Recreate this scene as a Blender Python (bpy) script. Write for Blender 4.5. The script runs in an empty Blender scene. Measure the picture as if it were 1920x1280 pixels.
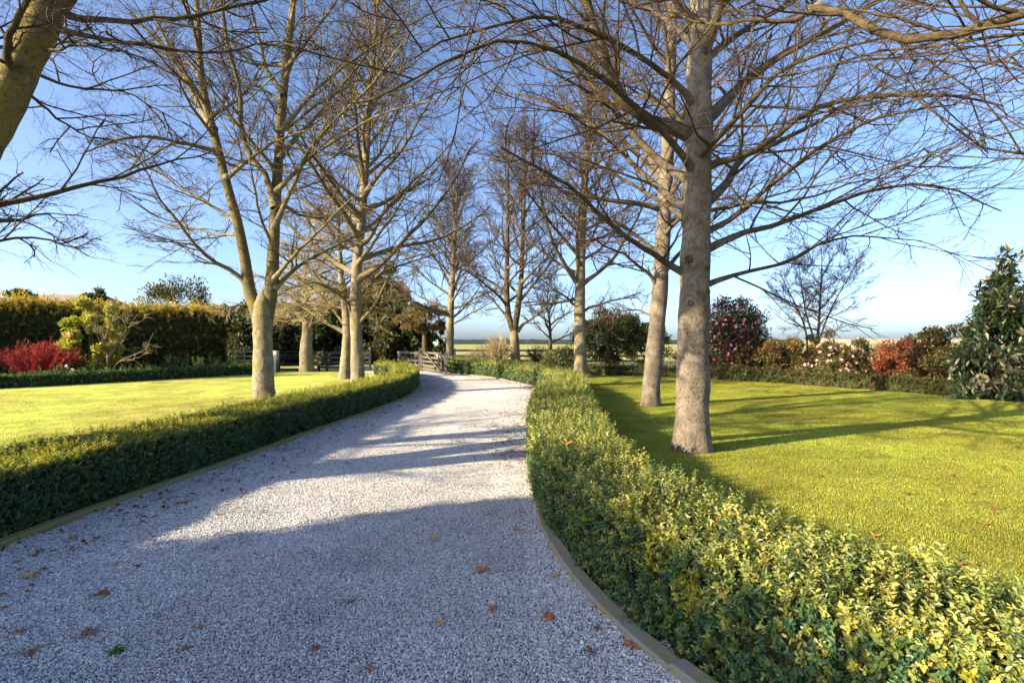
import bpy, math
import numpy as np
from mathutils import Vector

# ------------------------------------------------------------------ camera, sky, sun, exposure
scene = bpy.context.scene
F, HOR, EYE = 1000.0, 641.0, 1.6            # focal length in photo pixels, horizon row, eye height
cam_d = bpy.data.cameras.new('camera'); cam = bpy.data.objects.new('camera', cam_d)
scene.collection.objects.link(cam); scene.camera = cam
cam.location = (0, 0, EYE); cam.rotation_euler = (math.pi/2, 0, 0)
cam_d.sensor_width = 36; cam_d.lens = 36*F/1920.0; cam_d.clip_start = .05; cam_d.clip_end = 6000

SUN_EL = math.radians(21.0); SUN_AZ = math.radians(26.0)      # light travels towards +X, 26 deg away from the camera
to_sun = Vector((-math.cos(SUN_AZ)*math.cos(SUN_EL), -math.sin(SUN_AZ)*math.cos(SUN_EL), math.sin(SUN_EL)))
world = bpy.data.worlds.new('World'); scene.world = world; world.use_nodes = True
nt = world.node_tree; nt.nodes.clear()
sky = nt.nodes.new('ShaderNodeTexSky'); sky.sky_type = 'NISHITA'; sky.sun_disc = False
sky.sun_elevation = SUN_EL; sky.sun_rotation = math.atan2(to_sun.x, to_sun.y) % (2*math.pi)
sky.altitude = 0; sky.air_density = .6; sky.dust_density = 1.7; sky.ozone_density = 2.6
bg = nt.nodes.new('ShaderNodeBackground'); bg.inputs['Strength'].default_value = .115
wo = nt.nodes.new('ShaderNodeOutputWorld')
nt.links.new(sky.outputs[0], bg.inputs[0]); nt.links.new(bg.outputs[0], wo.inputs[0])
sun_d = bpy.data.lights.new('sun', 'SUN'); sun_d.energy = 5.0; sun_d.angle = math.radians(.53); sun_d.color = (1, .81, .52)
sun = bpy.data.objects.new('sun', sun_d); scene.collection.objects.link(sun)
sun.rotation_euler = to_sun.to_track_quat('Z', 'Y').to_euler(); sun.location = (-30, -12, 15)
vs = scene.view_settings
vs.view_transform = 'Standard'; vs.look = 'None'; vs.exposure = 1.7; vs.gamma = 1.0; vs.use_curve_mapping = False
scene.cycles.max_bounces = 6; scene.cycles.transparent_max_bounces = 8

# ------------------------------------------------------------------ helpers
COL = scene.collection
RNG = np.random.default_rng(7)

def W(px, py, d):                                    # photo pixel + distance -> world point
    return np.array([(px-960)/F*d, d, EYE-(py-HOR)/F*d])
def G(px, py):                                       # photo pixel on the ground -> world x, y
    d = F*EYE/(py-HOR); return np.array([(px-960)/F*d, d])

def mesh(name, V, Fc, mat=None, col=None, smooth=False):
    V = np.ascontiguousarray(V, dtype=np.float32); Fc = np.ascontiguousarray(Fc, dtype=np.int32)
    me = bpy.data.meshes.new(name); k = Fc.shape[1]; n = len(Fc)
    me.vertices.add(len(V)); me.vertices.foreach_set('co', V.ravel())
    me.loops.add(n*k); me.loops.foreach_set('vertex_index', Fc.ravel())
    me.polygons.add(n); me.polygons.foreach_set('loop_start', np.arange(0, n*k, k, dtype=np.int32))
    me.polygons.foreach_set('use_smooth', np.full(n, smooth))
    if col is not None:
        a = me.color_attributes.new('Col', 'FLOAT_COLOR', 'POINT')
        c = np.ones((len(V), 4), np.float32); c[:, :3] = col; a.data.foreach_set('color', c.ravel())
    me.update(calc_edges=True)
    if mat: me.materials.append(mat)
    return me

def link(name, me, parent=None, loc=None, label=None, cat=None, group=None, kind=None):
    o = bpy.data.objects.new(name, me); COL.objects.link(o)
    if parent is not None: o.parent = parent
    if loc is not None: o.location = loc
    if label: o['label'] = label
    if cat: o['category'] = cat
    if group: o['group'] = group
    if kind: o['kind'] = kind
    return o
def empty(name, loc, label, cat, group=None, rotz=0):
    o = link(name, None, None, loc, label, cat, group); o.empty_display_size = .2; o.rotation_euler.z = rotz
    return o

def merge(parts):                                    # [(V,F)] with the same face size -> one V,F
    Vs, Fs, n = [], [], 0
    for V, Fc in parts:
        if len(V) == 0: continue
        Vs.append(V); Fs.append(Fc+n); n += len(V)
    return np.concatenate(Vs), np.concatenate(Fs)

def nrm(a): return a/np.maximum(np.linalg.norm(a, axis=-1, keepdims=True), 1e-9)

def spline(P, n):                                    # Catmull-Rom through P, n points evenly along it
    P = np.asarray(P, float)
    if len(P) == 2: P = np.array([P[0], (P[0]+P[1])/2, P[1]])
    Q = np.vstack([2*P[0]-P[1], P, 2*P[-1]-P[-2]]); out = []
    for i in range(1, len(Q)-2):
        t = np.linspace(0, 1, 24, endpoint=False)[:, None]
        a, b, c, d = Q[i-1], Q[i], Q[i+1], Q[i+2]
        out.append(.5*((2*b)+(-a+c)*t+(2*a-5*b+4*c-d)*t*t+(-a+3*b-3*c+d)*t**3))
    out.append(P[-1:]); C = np.concatenate(out)
    s = np.concatenate([[0], np.cumsum(np.linalg.norm(np.diff(C, axis=0), axis=1))])
    u = np.linspace(0, s[-1], n)
    return np.stack([np.interp(u, s, C[:, k]) for k in range(C.shape[1])], 1)

def tubes(P, R, k):                                  # P (B,n,3), R (B,n) -> quads
    B, n, _ = P.shape
    T = nrm(np.gradient(P, axis=1)); ref = np.zeros_like(T); m = nrm(T.mean(1))
    use_x = np.abs(m[:, 2]) > .8
    ref[use_x] = (1, 0, 0); ref[~use_x] = (0, 0, 1)
    N = nrm(np.cross(T, ref)); Bn = np.cross(T, N)
    a = np.arange(k)*2*math.pi/k
    V = P[:, :, None]+R[:, :, None, None]*(np.cos(a)[:, None]*N[:, :, None]+np.sin(a)[:, None]*Bn[:, :, None])
    i = np.arange(B)[:, None, None]*n*k+np.arange(n-1)[None, :, None]*k+np.arange(k)[None, None, :]
    j = np.arange(B)[:, None, None]*n*k+np.arange(n-1)[None, :, None]*k+(np.arange(k)+1)[None, None, :] % k
    Fc = np.stack([i, j, j+k, i+k], -1).reshape(-1, 4)
    return V.reshape(-1, 3), Fc

def grow(rng, P, R, m, ang, lenf, n, noise, up, flat, t0=.15, rf=.6, rmin=.0025, rmax=1, tip=.4):
    B, pn, _ = P.shape
    L = np.linalg.norm(np.diff(P, axis=1), axis=2).sum(1)
    t = t0+(1-t0)*(np.arange(m)[None]+rng.random((B, m)))/m
    t = np.clip(t, 0, .999); f = t*(pn-1); i = f.astype(int); w = (f-i)[..., None]
    b = np.arange(B)[:, None]
    p = P[b, i]*(1-w)+P[b, np.minimum(i+1, pn-1)]*w
    r = R[b, i]*(1-w[..., 0])+R[b, np.minimum(i+1, pn-1)]*w[..., 0]
    T = nrm(P[b, np.minimum(i+1, pn-1)]-P[b, i]+1e-9)
    upv = np.array([0, 0, 1.]); side = nrm(np.cross(T, upv)+1e-6); vert = np.cross(side, T)
    s = np.where((np.arange(m)[None]+rng.integers(0, 2, (B, 1))) % 2 == 0, 1., -1.)
    phi = rng.normal(0, 1, (B, m))*(1-flat)*1.3
    perp = side*(s*np.cos(phi))[..., None]+vert*np.sin(phi)[..., None]
    a = ang*(.75+.5*rng.random((B, m)))
    d = nrm(T*np.cos(a)[..., None]+perp*np.sin(a)[..., None]).reshape(-1, 3)
    ln = (L[:, None]*lenf*(1-.55*t)*(.55+.8*rng.random((B, m)))).reshape(-1)
    r0 = np.clip(r.reshape(-1)*rf, rmin, rmax)
    p = p.reshape(-1, 3); Q = np.empty((B*m, n, 3)); Q[:, 0] = p
    st = ln/(n-1)
    for q in range(1, n):
        d = nrm(d+rng.normal(0, noise, d.shape)+upv*up); p = p+d*st[:, None]; Q[:, q] = p
    RR = r0[:, None]*np.linspace(1, tip, n)[None]
    return Q, np.maximum(RR, rmin*.7), np.repeat(np.arange(B), m)

def fbm(P, s, seed=0):                               # cheap smooth noise in about -1..1
    r = np.random.default_rng(seed); v = 0; a = 1.; tot = 0
    for o in range(3):
        for _ in range(3):
            k = nrm(r.normal(size=3))*s*(2**o); v = v+a*np.sin(P@k*2*math.pi+r.random()*6.28)
        tot += a*1.7; a *= .55
    return v/tot

def bx(x0, x1, y0, y1, z0, z1):
    V = np.array([[x, y, z] for x in (x0, x1) for y in (y0, y1) for z in (z0, z1)], float)
    return V, np.array([[0, 1, 3, 2], [4, 6, 7, 5], [0, 4, 5, 1], [2, 3, 7, 6], [0, 2, 6, 4], [1, 5, 7, 3]])
def beam(a, b, w, h, rng=None):                      # square bar from a to b: w sideways, h upwards
    a, b = np.asarray(a, float), np.asarray(b, float); T = nrm(b-a)
    up = np.array([0, 0, 1.]) if abs(T[2]) < .9 else np.array([0, 1., 0])
    S = nrm(np.cross(T, up)); U = np.cross(S, T)
    V = np.array([p+S*sx*w/2+U*sz*h/2 for p in (a, b) for sx in (-1, 1) for sz in (-1, 1)])
    return V, np.array([[0, 1, 3, 2], [4, 6, 7, 5], [0, 4, 5, 1], [2, 3, 7, 6], [0, 2, 6, 4], [1, 5, 7, 3]])


def inst_group(name, meshes):                        # node tree that sets one of the given meshes on every point
    g = bpy.data.node_groups.new(name, 'GeometryNodeTree'); g.interface.new_socket('Geometry', in_out='INPUT', socket_type='NodeSocketGeometry'); g.interface.new_socket('Geometry', in_out='OUTPUT', socket_type='NodeSocketGeometry')
    gi, go = g.nodes.new('NodeGroupInput'), g.nodes.new('NodeGroupOutput'); ip = g.nodes.new('GeometryNodeInstanceOnPoints'); ci = g.nodes.new('GeometryNodeGeometryToInstance')
    for i, tm in enumerate(meshes[::-1]):            # the last link made comes first
        oi = g.nodes.new('GeometryNodeObjectInfo'); oi.inputs['Object'].default_value = bpy.data.objects.new('%s_piece_%d' % (name, i), tm); oi.inputs['As Instance'].default_value = False
        g.links.new(oi.outputs['Geometry'], ci.inputs[0])
    def na(k, ty): q = g.nodes.new('GeometryNodeInputNamedAttribute'); q.data_type = ty; q.inputs[0].default_value = k; return q.outputs['Attribute']
    er = g.nodes.new('FunctionNodeEulerToRotation')
    g.links.new(gi.outputs[0], ip.inputs['Points']); g.links.new(ci.outputs[0], ip.inputs['Instance']); ip.inputs['Pick Instance'].default_value = True
    g.links.new(na('idx', 'INT'), ip.inputs['Instance Index']); g.links.new(na('rot', 'FLOAT_VECTOR'), er.inputs[0]); g.links.new(er.outputs[0], ip.inputs['Rotation'])
    g.links.new(na('scl', 'FLOAT'), ip.inputs['Scale']); g.links.new(ip.outputs[0], go.inputs[0])
    return g, len(meshes)
def euler_to(D, roll):                               # Euler angles that carry +Z to D after a roll about it
    D = nrm(D); th = np.arccos(np.clip(D[:, 2], -1, 1)); ph = np.arctan2(D[:, 1], D[:, 0]); ct, st, cp, sp, cr, sr = np.cos(th), np.sin(th), np.cos(ph), np.sin(ph), np.cos(roll), np.sin(roll)
    r00 = cp*ct*cr-sp*sr; r10 = sp*ct*cr+cp*sr; r20 = -st*cr; r21 = st*sr; r22 = ct
    return np.stack([np.arctan2(r21, r22), np.arcsin(np.clip(-r20, -1, 1)), np.arctan2(r10, r00)], 1)
def inst_object(name, grp, P, E, S, idx, parent=None, col=None, label=None):
    me = bpy.data.meshes.new(name); P = np.asarray(P, np.float32); n = len(P); me.vertices.add(n); me.vertices.foreach_set('co', P.ravel())
    me.attributes.new('rot', 'FLOAT_VECTOR', 'POINT').data.foreach_set('vector', np.asarray(E, np.float32).ravel())
    me.attributes.new('idx', 'INT', 'POINT').data.foreach_set('value', np.asarray(idx, np.int32)); me.attributes.new('scl', 'FLOAT', 'POINT').data.foreach_set('value', np.asarray(S, np.float32))
    if col is not None:
        c = np.ones((n, 4), np.float32); c[:, :3] = col; me.color_attributes.new('tint', 'FLOAT_COLOR', 'POINT').data.foreach_set('color', c.ravel())
    o = link(name, me, parent, kind='stuff', label=label); o.modifiers.new('pieces', 'NODES').node_group = grp[0]; return o

# ------------------------------------------------------------------ materials
def newmat(name):
    m = bpy.data.materials.new(name); m.use_nodes = True; t = m.node_tree; t.nodes.clear()
    o = t.nodes.new('ShaderNodeOutputMaterial'); p = t.nodes.new('ShaderNodeBsdfPrincipled')
    t.links.new(p.outputs[0], o.inputs[0]); return m, t, p, o
def nd(t, typ, **kw):
    n = t.nodes.new(typ)
    for k, v in kw.items():
        if k in n.inputs: n.inputs[k].default_value = v
        else: setattr(n, k, v)
    return n
def coords(t, scale=None):
    g = t.nodes.new('ShaderNodeTexCoord')
    if scale is None: return g.outputs['Object']
    mp = t.nodes.new('ShaderNodeMapping'); mp.inputs['Scale'].default_value = scale
    t.links.new(g.outputs['Object'], mp.inputs[0]); return mp.outputs[0]
def noise(t, vec, scale, detail=4, rough=.6, dist=0):
    n = nd(t, 'ShaderNodeTexNoise'); n.inputs['Scale'].default_value = scale; n.inputs['Detail'].default_value = detail
    n.inputs['Roughness'].default_value = rough; n.inputs['Distortion'].default_value = dist
    t.links.new(vec, n.inputs['Vector']); return n.outputs['Fac']
def ramp(t, fac, stops, interp='LINEAR'):
    r = t.nodes.new('ShaderNodeValToRGB'); r.color_ramp.interpolation = interp; e = r.color_ramp.elements
    while len(e) < len(stops): e.new(.5)
    for q, (pos, c) in zip(e, stops):
        q.position = pos; q.color = (*c, 1) if len(c) == 3 else c
    t.links.new(fac, r.inputs[0]); return r.outputs[0]
def mix(t, fac, a, b, mode='MIX'):
    m = t.nodes.new('ShaderNodeMix'); m.data_type = 'RGBA'; m.blend_type = mode
    for s, v in ((0, fac), (6, a), (7, b)):
        if hasattr(v, 'links') or hasattr(v, 'is_linked'): t.links.new(v, m.inputs[s])
        elif s == 0: m.inputs[0].default_value = v
        else: m.inputs[s].default_value = (*v, 1)
    return m.outputs[2]
def bump(t, p, h, strength, dist, prev=None):
    b = t.nodes.new('ShaderNodeBump'); b.inputs['Strength'].default_value = strength; b.inputs['Distance'].default_value = dist
    t.links.new(h, b.inputs['Height'])
    if prev is not None: t.links.new(prev, b.inputs['Normal'])
    if p is not None: t.links.new(b.outputs[0], p.inputs['Normal'])
    return b.outputs[0]

def leaf_mat(name, trans=.35, rough=.42, spec=.4, tint=False, back=(1.9, 1.75, .7)):
    m, t, p, o = newmat(name)
    a = nd(t, 'ShaderNodeAttribute', attribute_name='Col')
    p.inputs['Roughness'].default_value = rough; p.inputs['Specular IOR Level'].default_value = spec
    ac = a.outputs['Color']
    if tint: tn = nd(t, 'ShaderNodeAttribute', attribute_name='tint', attribute_type='INSTANCER'); ac = mix(t, 1.0, ac, tn.outputs['Color'], 'MULTIPLY')
    t.links.new(ac, p.inputs['Base Color'])
    tr = t.nodes.new('ShaderNodeBsdfTranslucent'); mx = t.nodes.new('ShaderNodeMixShader'); mx.inputs[0].default_value = trans
    br = mix(t, 1.0, ac, back, 'MULTIPLY')
    t.links.new(br, tr.inputs[0]); t.links.new(p.outputs[0], mx.inputs[1]); t.links.new(tr.outputs[0], mx.inputs[2])
    t.links.new(mx.outputs[0], o.inputs[0]); return m

def bark_mat(name, base, pale, lichen, dark, s=1.0, lich=.55, bstr=.7, wood=None):
    m, t, p, o = newmat(name); v = coords(t); vs_ = coords(t, (1, 1, .35))
    n1 = noise(t, v, 5*s, 6, .65); n2 = noise(t, v, 23*s, 6, .7); n3 = noise(t, vs_, 55*s, 5, .7)
    c = mix(t, ramp(t, n1, [(.35, (0, 0, 0)), (.62, (1, 1, 1))]), base, pale)
    c = mix(t, ramp(t, noise(t, v, 2.2*s, 6, .7, .4), [(lich, (0, 0, 0)), (lich+.14, (1, 1, 1))]), c, lichen)
    c = mix(t, ramp(t, n2, [(.30, (1, 1, 1)), (.47, (0, 0, 0))]), c, dark)
    c = mix(t, ramp(t, n3, [(.33, (.55, .55, .55)), (.5, (0, 0, 0))]), c, dark)
    if wood:                                         # bark turns to the trunk's colour where the limb joins it
        at_ = nd(t, 'ShaderNodeAttribute', attribute_name='Col'); w_ = mix(t, ramp(t, n1, [(.35, (0, 0, 0)), (.62, (1, 1, 1))]), *wood); w_ = mix(t, ramp(t, n2, [(.30, (1, 1, 1)), (.47, (0, 0, 0))]), w_, dark)
        c = mix(t, at_.outputs['Fac'], c, w_)
    t.links.new(c, p.inputs['Base Color']); p.inputs['Roughness'].default_value = .9; p.inputs['Specular IOR Level'].default_value = .2
    b = bump(t, None, n3, bstr*.6, .012); bump(t, p, n2, bstr, .03, b); return m

def plain_mat(name, c1, c2, scale, rough=.8, bstr=.3, bdist=.01, spec=.3, stretch=None, metal=0):
    m, t, p, o = newmat(name); v = coords(t, stretch) if stretch else coords(t)
    n = noise(t, v, scale, 5, .65); c = mix(t, ramp(t, n, [(.3, (0, 0, 0)), (.7, (1, 1, 1))]), c1, c2)
    t.links.new(c, p.inputs['Base Color']); p.inputs['Roughness'].default_value = rough
    p.inputs['Specular IOR Level'].default_value = spec; p.inputs['Metallic'].default_value = metal
    bump(t, p, n, bstr, bdist); return m

M = {}
M['leaf'] = leaf_mat('hedge_leaf', .33, .38, .45)
M['shoot'] = leaf_mat('hedge_shoot_leaf', .33, .36, .5, True)
M['dull_shoot'] = leaf_mat('tall_hedge_leaf', .28, .5, .3, True)
M['dull_leaf'] = leaf_mat('shrub_leaf', .25, .5, .35)
M['glossy_leaf'] = leaf_mat('glossy_leaf', .18, .3, .5)
M['petal'] = leaf_mat('petal', .4, .6, .2)
M['trunk'] = bark_mat('trunk_bark', (.155, .128, .088), (.30, .265, .195), (.25, .215, .06), (.05, .042, .03), 1, .50, 1.0)
M['trunk_grey'] = bark_mat('grey_trunk_bark', (.11, .088, .07), (.24, .205, .163), (.175, .15, .075), (.035, .029, .024), 1, .54, 1.0)
M['trunk_lichen'] = bark_mat('lichened_trunk_bark', (.14, .105, .05), (.28, .225, .12), (.29, .235, .05), (.04, .03, .02), 1.6, .47, 1.0)
M['limb'] = bark_mat('limb_bark', (.095, .074, .038), (.19, .158, .082), (.21, .175, .035), (.032, .026, .018), 2, .49, .8, ((.155, .128, .088), (.28, .245, .17)))
M['limb_dark'] = bark_mat('dark_limb_bark', (.062, .045, .028), (.12, .093, .055), (.15, .118, .035), (.022, .016, .012), 2, .53, .8, ((.10, .08, .064), (.21, .18, .143)))
M['twig'] = plain_mat('twig_bark', (.04, .024, .02), (.085, .05, .036), 4, .85, .1)
M['twig_tan'] = plain_mat('pale_twig_bark', (.34, .27, .15), (.46, .38, .22), 4, .85, .1)
M['twig_red'] = plain_mat('red_twig_bark', (.25, .012, .018), (.34, .035, .025), 1.2, .6, .1)
M['inner'] = plain_mat('hedge_inside', (.018, .028, .010), (.045, .05, .02), 14, .95, .6, .04)
M['black_board'] = plain_mat('black_stained_board', (.018, .019, .024), (.045, .047, .055), 6, .7, .3, .004, .3, (1, 1, 6))
M['grey_board'] = plain_mat('weathered_board', (.085, .075, .07), (.16, .145, .135), 5, .8, .4, .004, .2, (1, 1, 8))
M['pale_post'] = plain_mat('pale_post', (.45, .43, .38), (.6, .58, .52), 8, .8, .2, .004)
M['galv'] = plain_mat('galvanised_steel', (.35, .36, .37), (.5, .51, .52), 20, .45, .05, .002, .5, None, .7)
M['roof'] = plain_mat('brown_roof_tile', (.20, .15, .12), (.28, .22, .17), 3, .8, .3, .02)
M['render'] = plain_mat('cream_wall', (.55, .50, .42), (.62, .57, .48), 2, .9, .1, .01)
M['shed'] = plain_mat('pale_green_shed', (.42, .55, .53), (.52, .64, .62), 2, .7, .1, .01)
M['glass'] = plain_mat('dark_glass', (.02, .025, .03), (.03, .035, .04), 2, .1, 0, .01, .5)

# timber edging: grey wood with yellow green moss
def edging_mat(name, c1, c2, moss, amount):
    m, t, p, o = newmat(name); v = coords(t); n = noise(t, v, 9, 6, .7); n2 = noise(t, v, 60, 4, .7)
    c = mix(t, n2, c1, c2)
    c = mix(t, ramp(t, n, [(amount-.1, (1, 1, 1)), (amount+.1, (0, 0, 0))]), c, moss)
    t.links.new(c, p.inputs['Base Color']); p.inputs['Roughness'].default_value = .9
    b = bump(t, None, n2, .5, .006); bump(t, p, n, .5, .02, b); return m
M['moss_edge'] = edging_mat('mossy_timber', (.15, .13, .09), (.28, .25, .17), (.24, .21, .055), .58)
M['grey_edge'] = edging_mat('grey_timber', (.17, .16, .15), (.28, .27, .25), (.24, .21, .07), .47)

# gravel sheet
m, t, p, o = newmat('gravel_sheet'); v = coords(t); M['gravel'] = m
vo = nd(t, 'ShaderNodeTexVoronoi'); vo.inputs['Scale'].default_value = 75; t.links.new(v, vo.inputs['Vector'])
sep = t.nodes.new('ShaderNodeSeparateColor'); t.links.new(vo.outputs['Color'], sep.inputs[0])
c = ramp(t, sep.outputs[0], [(0, (.25, .25, .26)), (.4, (.46, .45, .44)), (.75, (.58, .565, .54)), (1, (.70, .68, .64))])
big = noise(t, v, 1.1, 5, .6)
c = mix(t, ramp(t, big, [(.35, (.0, .0, .0)), (.7, (.35, .35, .35))]), c, (.40, .36, .30))
c = mix(t, .7, c, (.08, .078, .08))
t.links.new(c, p.inputs['Base Color']); p.inputs['Roughness'].default_value = .85
inv = nd(t, 'ShaderNodeMath', operation='SUBTRACT'); inv.inputs[0].default_value = 1; t.links.new(vo.outputs['Distance'], inv.inputs[1])
b = bump(t, None, inv.outputs[0], .8, .012); bump(t, p, big, .4, .05, b)

m, t, p, o = newmat('gravel_stone'); M['stone'] = m
a = nd(t, 'ShaderNodeAttribute', attribute_name='Col'); v = coords(t)
tn = nd(t, 'ShaderNodeAttribute', attribute_name='tint', attribute_type='INSTANCER'); ac = mix(t, 1.0, a.outputs['Color'], tn.outputs['Color'], 'MULTIPLY')
c = mix(t, noise(t, v, 180, 3), ac, mix(t, 1.0, ac, (.65, .65, .68), 'MULTIPLY'))
t.links.new(c, p.inputs['Base Color']); p.inputs['Roughness'].default_value = .8

# lawn and paddock
def grass_mat(name, c1, c2, c3, s=1.0):
    m, t, p, o = newmat(name); v = coords(t)
    a1 = noise(t, v, .5*s, 4, .6); a2 = noise(t, v, 6*s, 5, .7); a3 = noise(t, v, 90, 3, .7)
    c = mix(t, ramp(t, a1, [(.35, (0, 0, 0)), (.65, (1, 1, 1))]), c1, c2)
    c = mix(t, ramp(t, a2, [(.42, (0, 0, 0)), (.75, (.8, .8, .8))]), c, c3)
    c = mix(t, ramp(t, a3, [(.3, (.45, .45, .45)), (.55, (0, 0, 0))]), c, tuple(x*.4 for x in c1))
    t.links.new(c, p.inputs['Base Color']); p.inputs['Roughness'].default_value = .95; p.inputs['Specular IOR Level'].default_value = .1
    b = bump(t, None, a3, .8, .03); bump(t, p, a2, .5, .06, b); return m
M['lawn'] = grass_mat('lawn_turf', (.21, .23, .035), (.30, .29, .05), (.34, .30, .08))
M['paddock'] = grass_mat('paddock_grass', (.28, .29, .09), (.36, .35, .13), (.38, .34, .16), .05)
M['soil'] = plain_mat('bark_mulch', (.055, .032, .02), (.12, .065, .035), 30, .95, .8, .04)
M['blade'] = leaf_mat('grass_blade', .40, .55, .2, True, (1.35, 1.45, .8))
M['far_hedge'] = plain_mat('far_shelterbelt', (.015, .028, .03), (.03, .045, .045), .4, 1, .5, 1)
M['hill'] = plain_mat('far_tan_trees', (.30, .22, .15), (.42, .33, .24), .12, 1, .5, 2)
M['leaf_brown'] = plain_mat('dead_leaf', (.26, .085, .03), (.42, .17, .06), 14, .7, .4, .004)
M['leaf_dark'] = plain_mat('dark_dead_leaf', (.16, .055, .025), (.28, .10, .045), 14, .7, .4, .004)
M['leaf_tan'] = plain_mat('tan_dead_leaf', (.45, .24, .09), (.58, .33, .13), 14, .7, .4, .004)
M['knot'] = plain_mat('knot_wood', (.045, .028, .02), (.16, .09, .055), 40, .9, .8, .02)

# ------------------------------------------------------------------ ground, drive, beds
def sheet(name, pts, z, mat, kind='structure', label=None):
    V = np.array([[x, y, z] for x, y in pts]); me = bpy.data.meshes.new(name)
    me.from_pydata(V.tolist(), [], [list(range(len(V)))]); me.update(); me.materials.append(mat)
    o = link(name, me, kind=kind)
    if label: o['label'] = label
    return o
sheet('ground', [(-2500, -2500), (2500, -2500), (2500, 4000), (-2500, 4000)], 0, M['paddock'], label='pale green paddock beyond the rail fence')
sheet('lawn', [(-30, -12), (19, -12), (19, 10), (16, 17), (11, 24), (4, 28.2), (-7, 28.4), (-13, 28.6), (-30, 28.5)], .008, M['lawn'], label='sunlit mown lawn on both sides of the drive')

LK = spline([(-4.1, -8), (-4.12, 0), (-4.02, 2.5), (-3.92, 4.11), (-3.84, 5.26), (-3.63, 7), (-3.42, 9.6), (-3.12, 12.1),
             (-2.93, 14.4), (-2.98, 17), (-3.40, 20.0), (-4.35, 23.2), (-5.7, 25.6), (-7.6, 27.2)], 120)
RK = spline([(4.6, -.9), (3.4, -.05), (2.1, .85), (1.25, 1.72), (.763, 2.5), (.60, 2.88), (.43, 3.41), (.317, 3.96), (.23, 4.65), (.22, 6.18), (.31, 8.94),
             (.52, 11.5), (.93, 13.6), (1.03, 15.2), (.74, 18.4), (-.2, 21.3), (-1.4, 23.9), (-3.2, 26.6), (-4.7, 28.5)], 140)
def offset(path, w):
    T = nrm(np.gradient(path, axis=0)); return path+np.stack([T[:, 1], -T[:, 0]], 1)*np.asarray(w).reshape(-1, 1)   # to the right of travel
poly = [tuple(q) for q in offset(LK, -.05)]+[(-8.5, 29)]+[tuple(q) for q in offset(RK, .05)[::-1]]+[(6, -8)]
V = np.array([[x, y, .016] for x, y in poly]); me = bpy.data.meshes.new('drive'); me.from_pydata(V.tolist(), [], [list(range(len(V)))]); me.materials.append(M['gravel'])
link('gravel_drive', me, kind='structure')['label'] = 'curving grey gravel drive between low hedges'
sheet('flower_bed', [(-34, 6), (-22.3, 14), (-17.6, 18), (-15.2, 21.5), (-13.2, 25), (-12.6, 26.2), (-13, 28.4), (-30, 28.4)], .014, M['soil'], label='dark mulched bed below the tall hedge')
sheet('garden_bed', [(15.5, 11), (13.6, 15), (11.5, 19), (9, 22.7), (4.2, 25.5), (.5, 28.3), (.5, 32), (12, 31), (24, 22), (24, 11)], .013, M['soil'], label='mulched shrub bed along the right lawn')

# ------------------------------------------------------------------ edging boards along the drive
def edging(name, path, side, mat, label, blen):
    root = empty(name, (float(path[0, 0]), float(path[0, 1]), 0), label, 'edging')
    s = np.concatenate([[0], np.cumsum(np.linalg.norm(np.diff(path, axis=0), axis=1))]); n = max(1, int(s[-1]/blen))
    ib = offset(path, 0); ob = offset(path, side*.11); rng = np.random.default_rng(3)
    for q in range(n):
        u = np.linspace(s[-1]*q/n+.003, s[-1]*(q+1)/n-.003, 8); top = .062+rng.normal(0, .004)
        f = lambda A: np.stack([np.interp(u, s, A[:, 0]), np.interp(u, s, A[:, 1])], 1)
        a, b = f(ib), f(ob); c = a*.88+b*.12; e = a*.12+b*.88
        rows = [np.c_[a, np.full(8, -.02)], np.c_[a, np.full(8, top-.012)], np.c_[c, np.full(8, top)], np.c_[e, np.full(8, top)], np.c_[b, np.full(8, top-.012)], np.c_[b, np.full(8, -.02)]]
        V = np.stack(rows, 1)-np.array([path[0, 0], path[0, 1], 0]); V = V.reshape(-1, 3); Fc = []
        for i in range(7):
            for j in range(5): Fc.append([i*6+j, i*6+j+1, i*6+j+7, i*6+j+6])
        Fc += [[0, 1, 2, 3], [0, 3, 4, 5], [45, 44, 43, 42], [47, 46, 45, 42]]
        link('board', mesh('board', V, np.array(Fc), mat), root)
edging('timber_edging', LK[8:112], -1, M['moss_edge'], 'mossy timber edging boards below the left hedge', 2.4)
edging('timber_edging', RK[12:135], 1, M['grey_edge'], 'grey timber edging boards below the right hedge', 2.4)

# ------------------------------------------------------------------ leaves and hedges
def leaves(P, D, N, L, Wd, fold=.25):                # folded four-cornered leaves -> quads split as tris
    D = nrm(D); S = nrm(np.cross(D, N)); U = np.cross(S, D)
    L = L[:, None]; Wd = Wd[:, None]
    a = P; r = P+D*L*.5+S*Wd*.5+U*Wd*fold; tp = P+D*L; l = P+D*L*.5-S*Wd*.5+U*Wd*fold
    V = np.stack([a, r, tp, l], 1).reshape(-1, 3); i = np.arange(len(P))[:, None]*4
    return V, np.concatenate([i+np.array([[0, 1, 2]]), i+np.array([[0, 2, 3]])])
def pick(rng, n, pal, w):
    pal = np.array(pal); k = rng.choice(len(pal), n, p=np.array(w)/sum(w)); return pal[k]*(.8+.4*rng.random((n, 1)))

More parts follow.
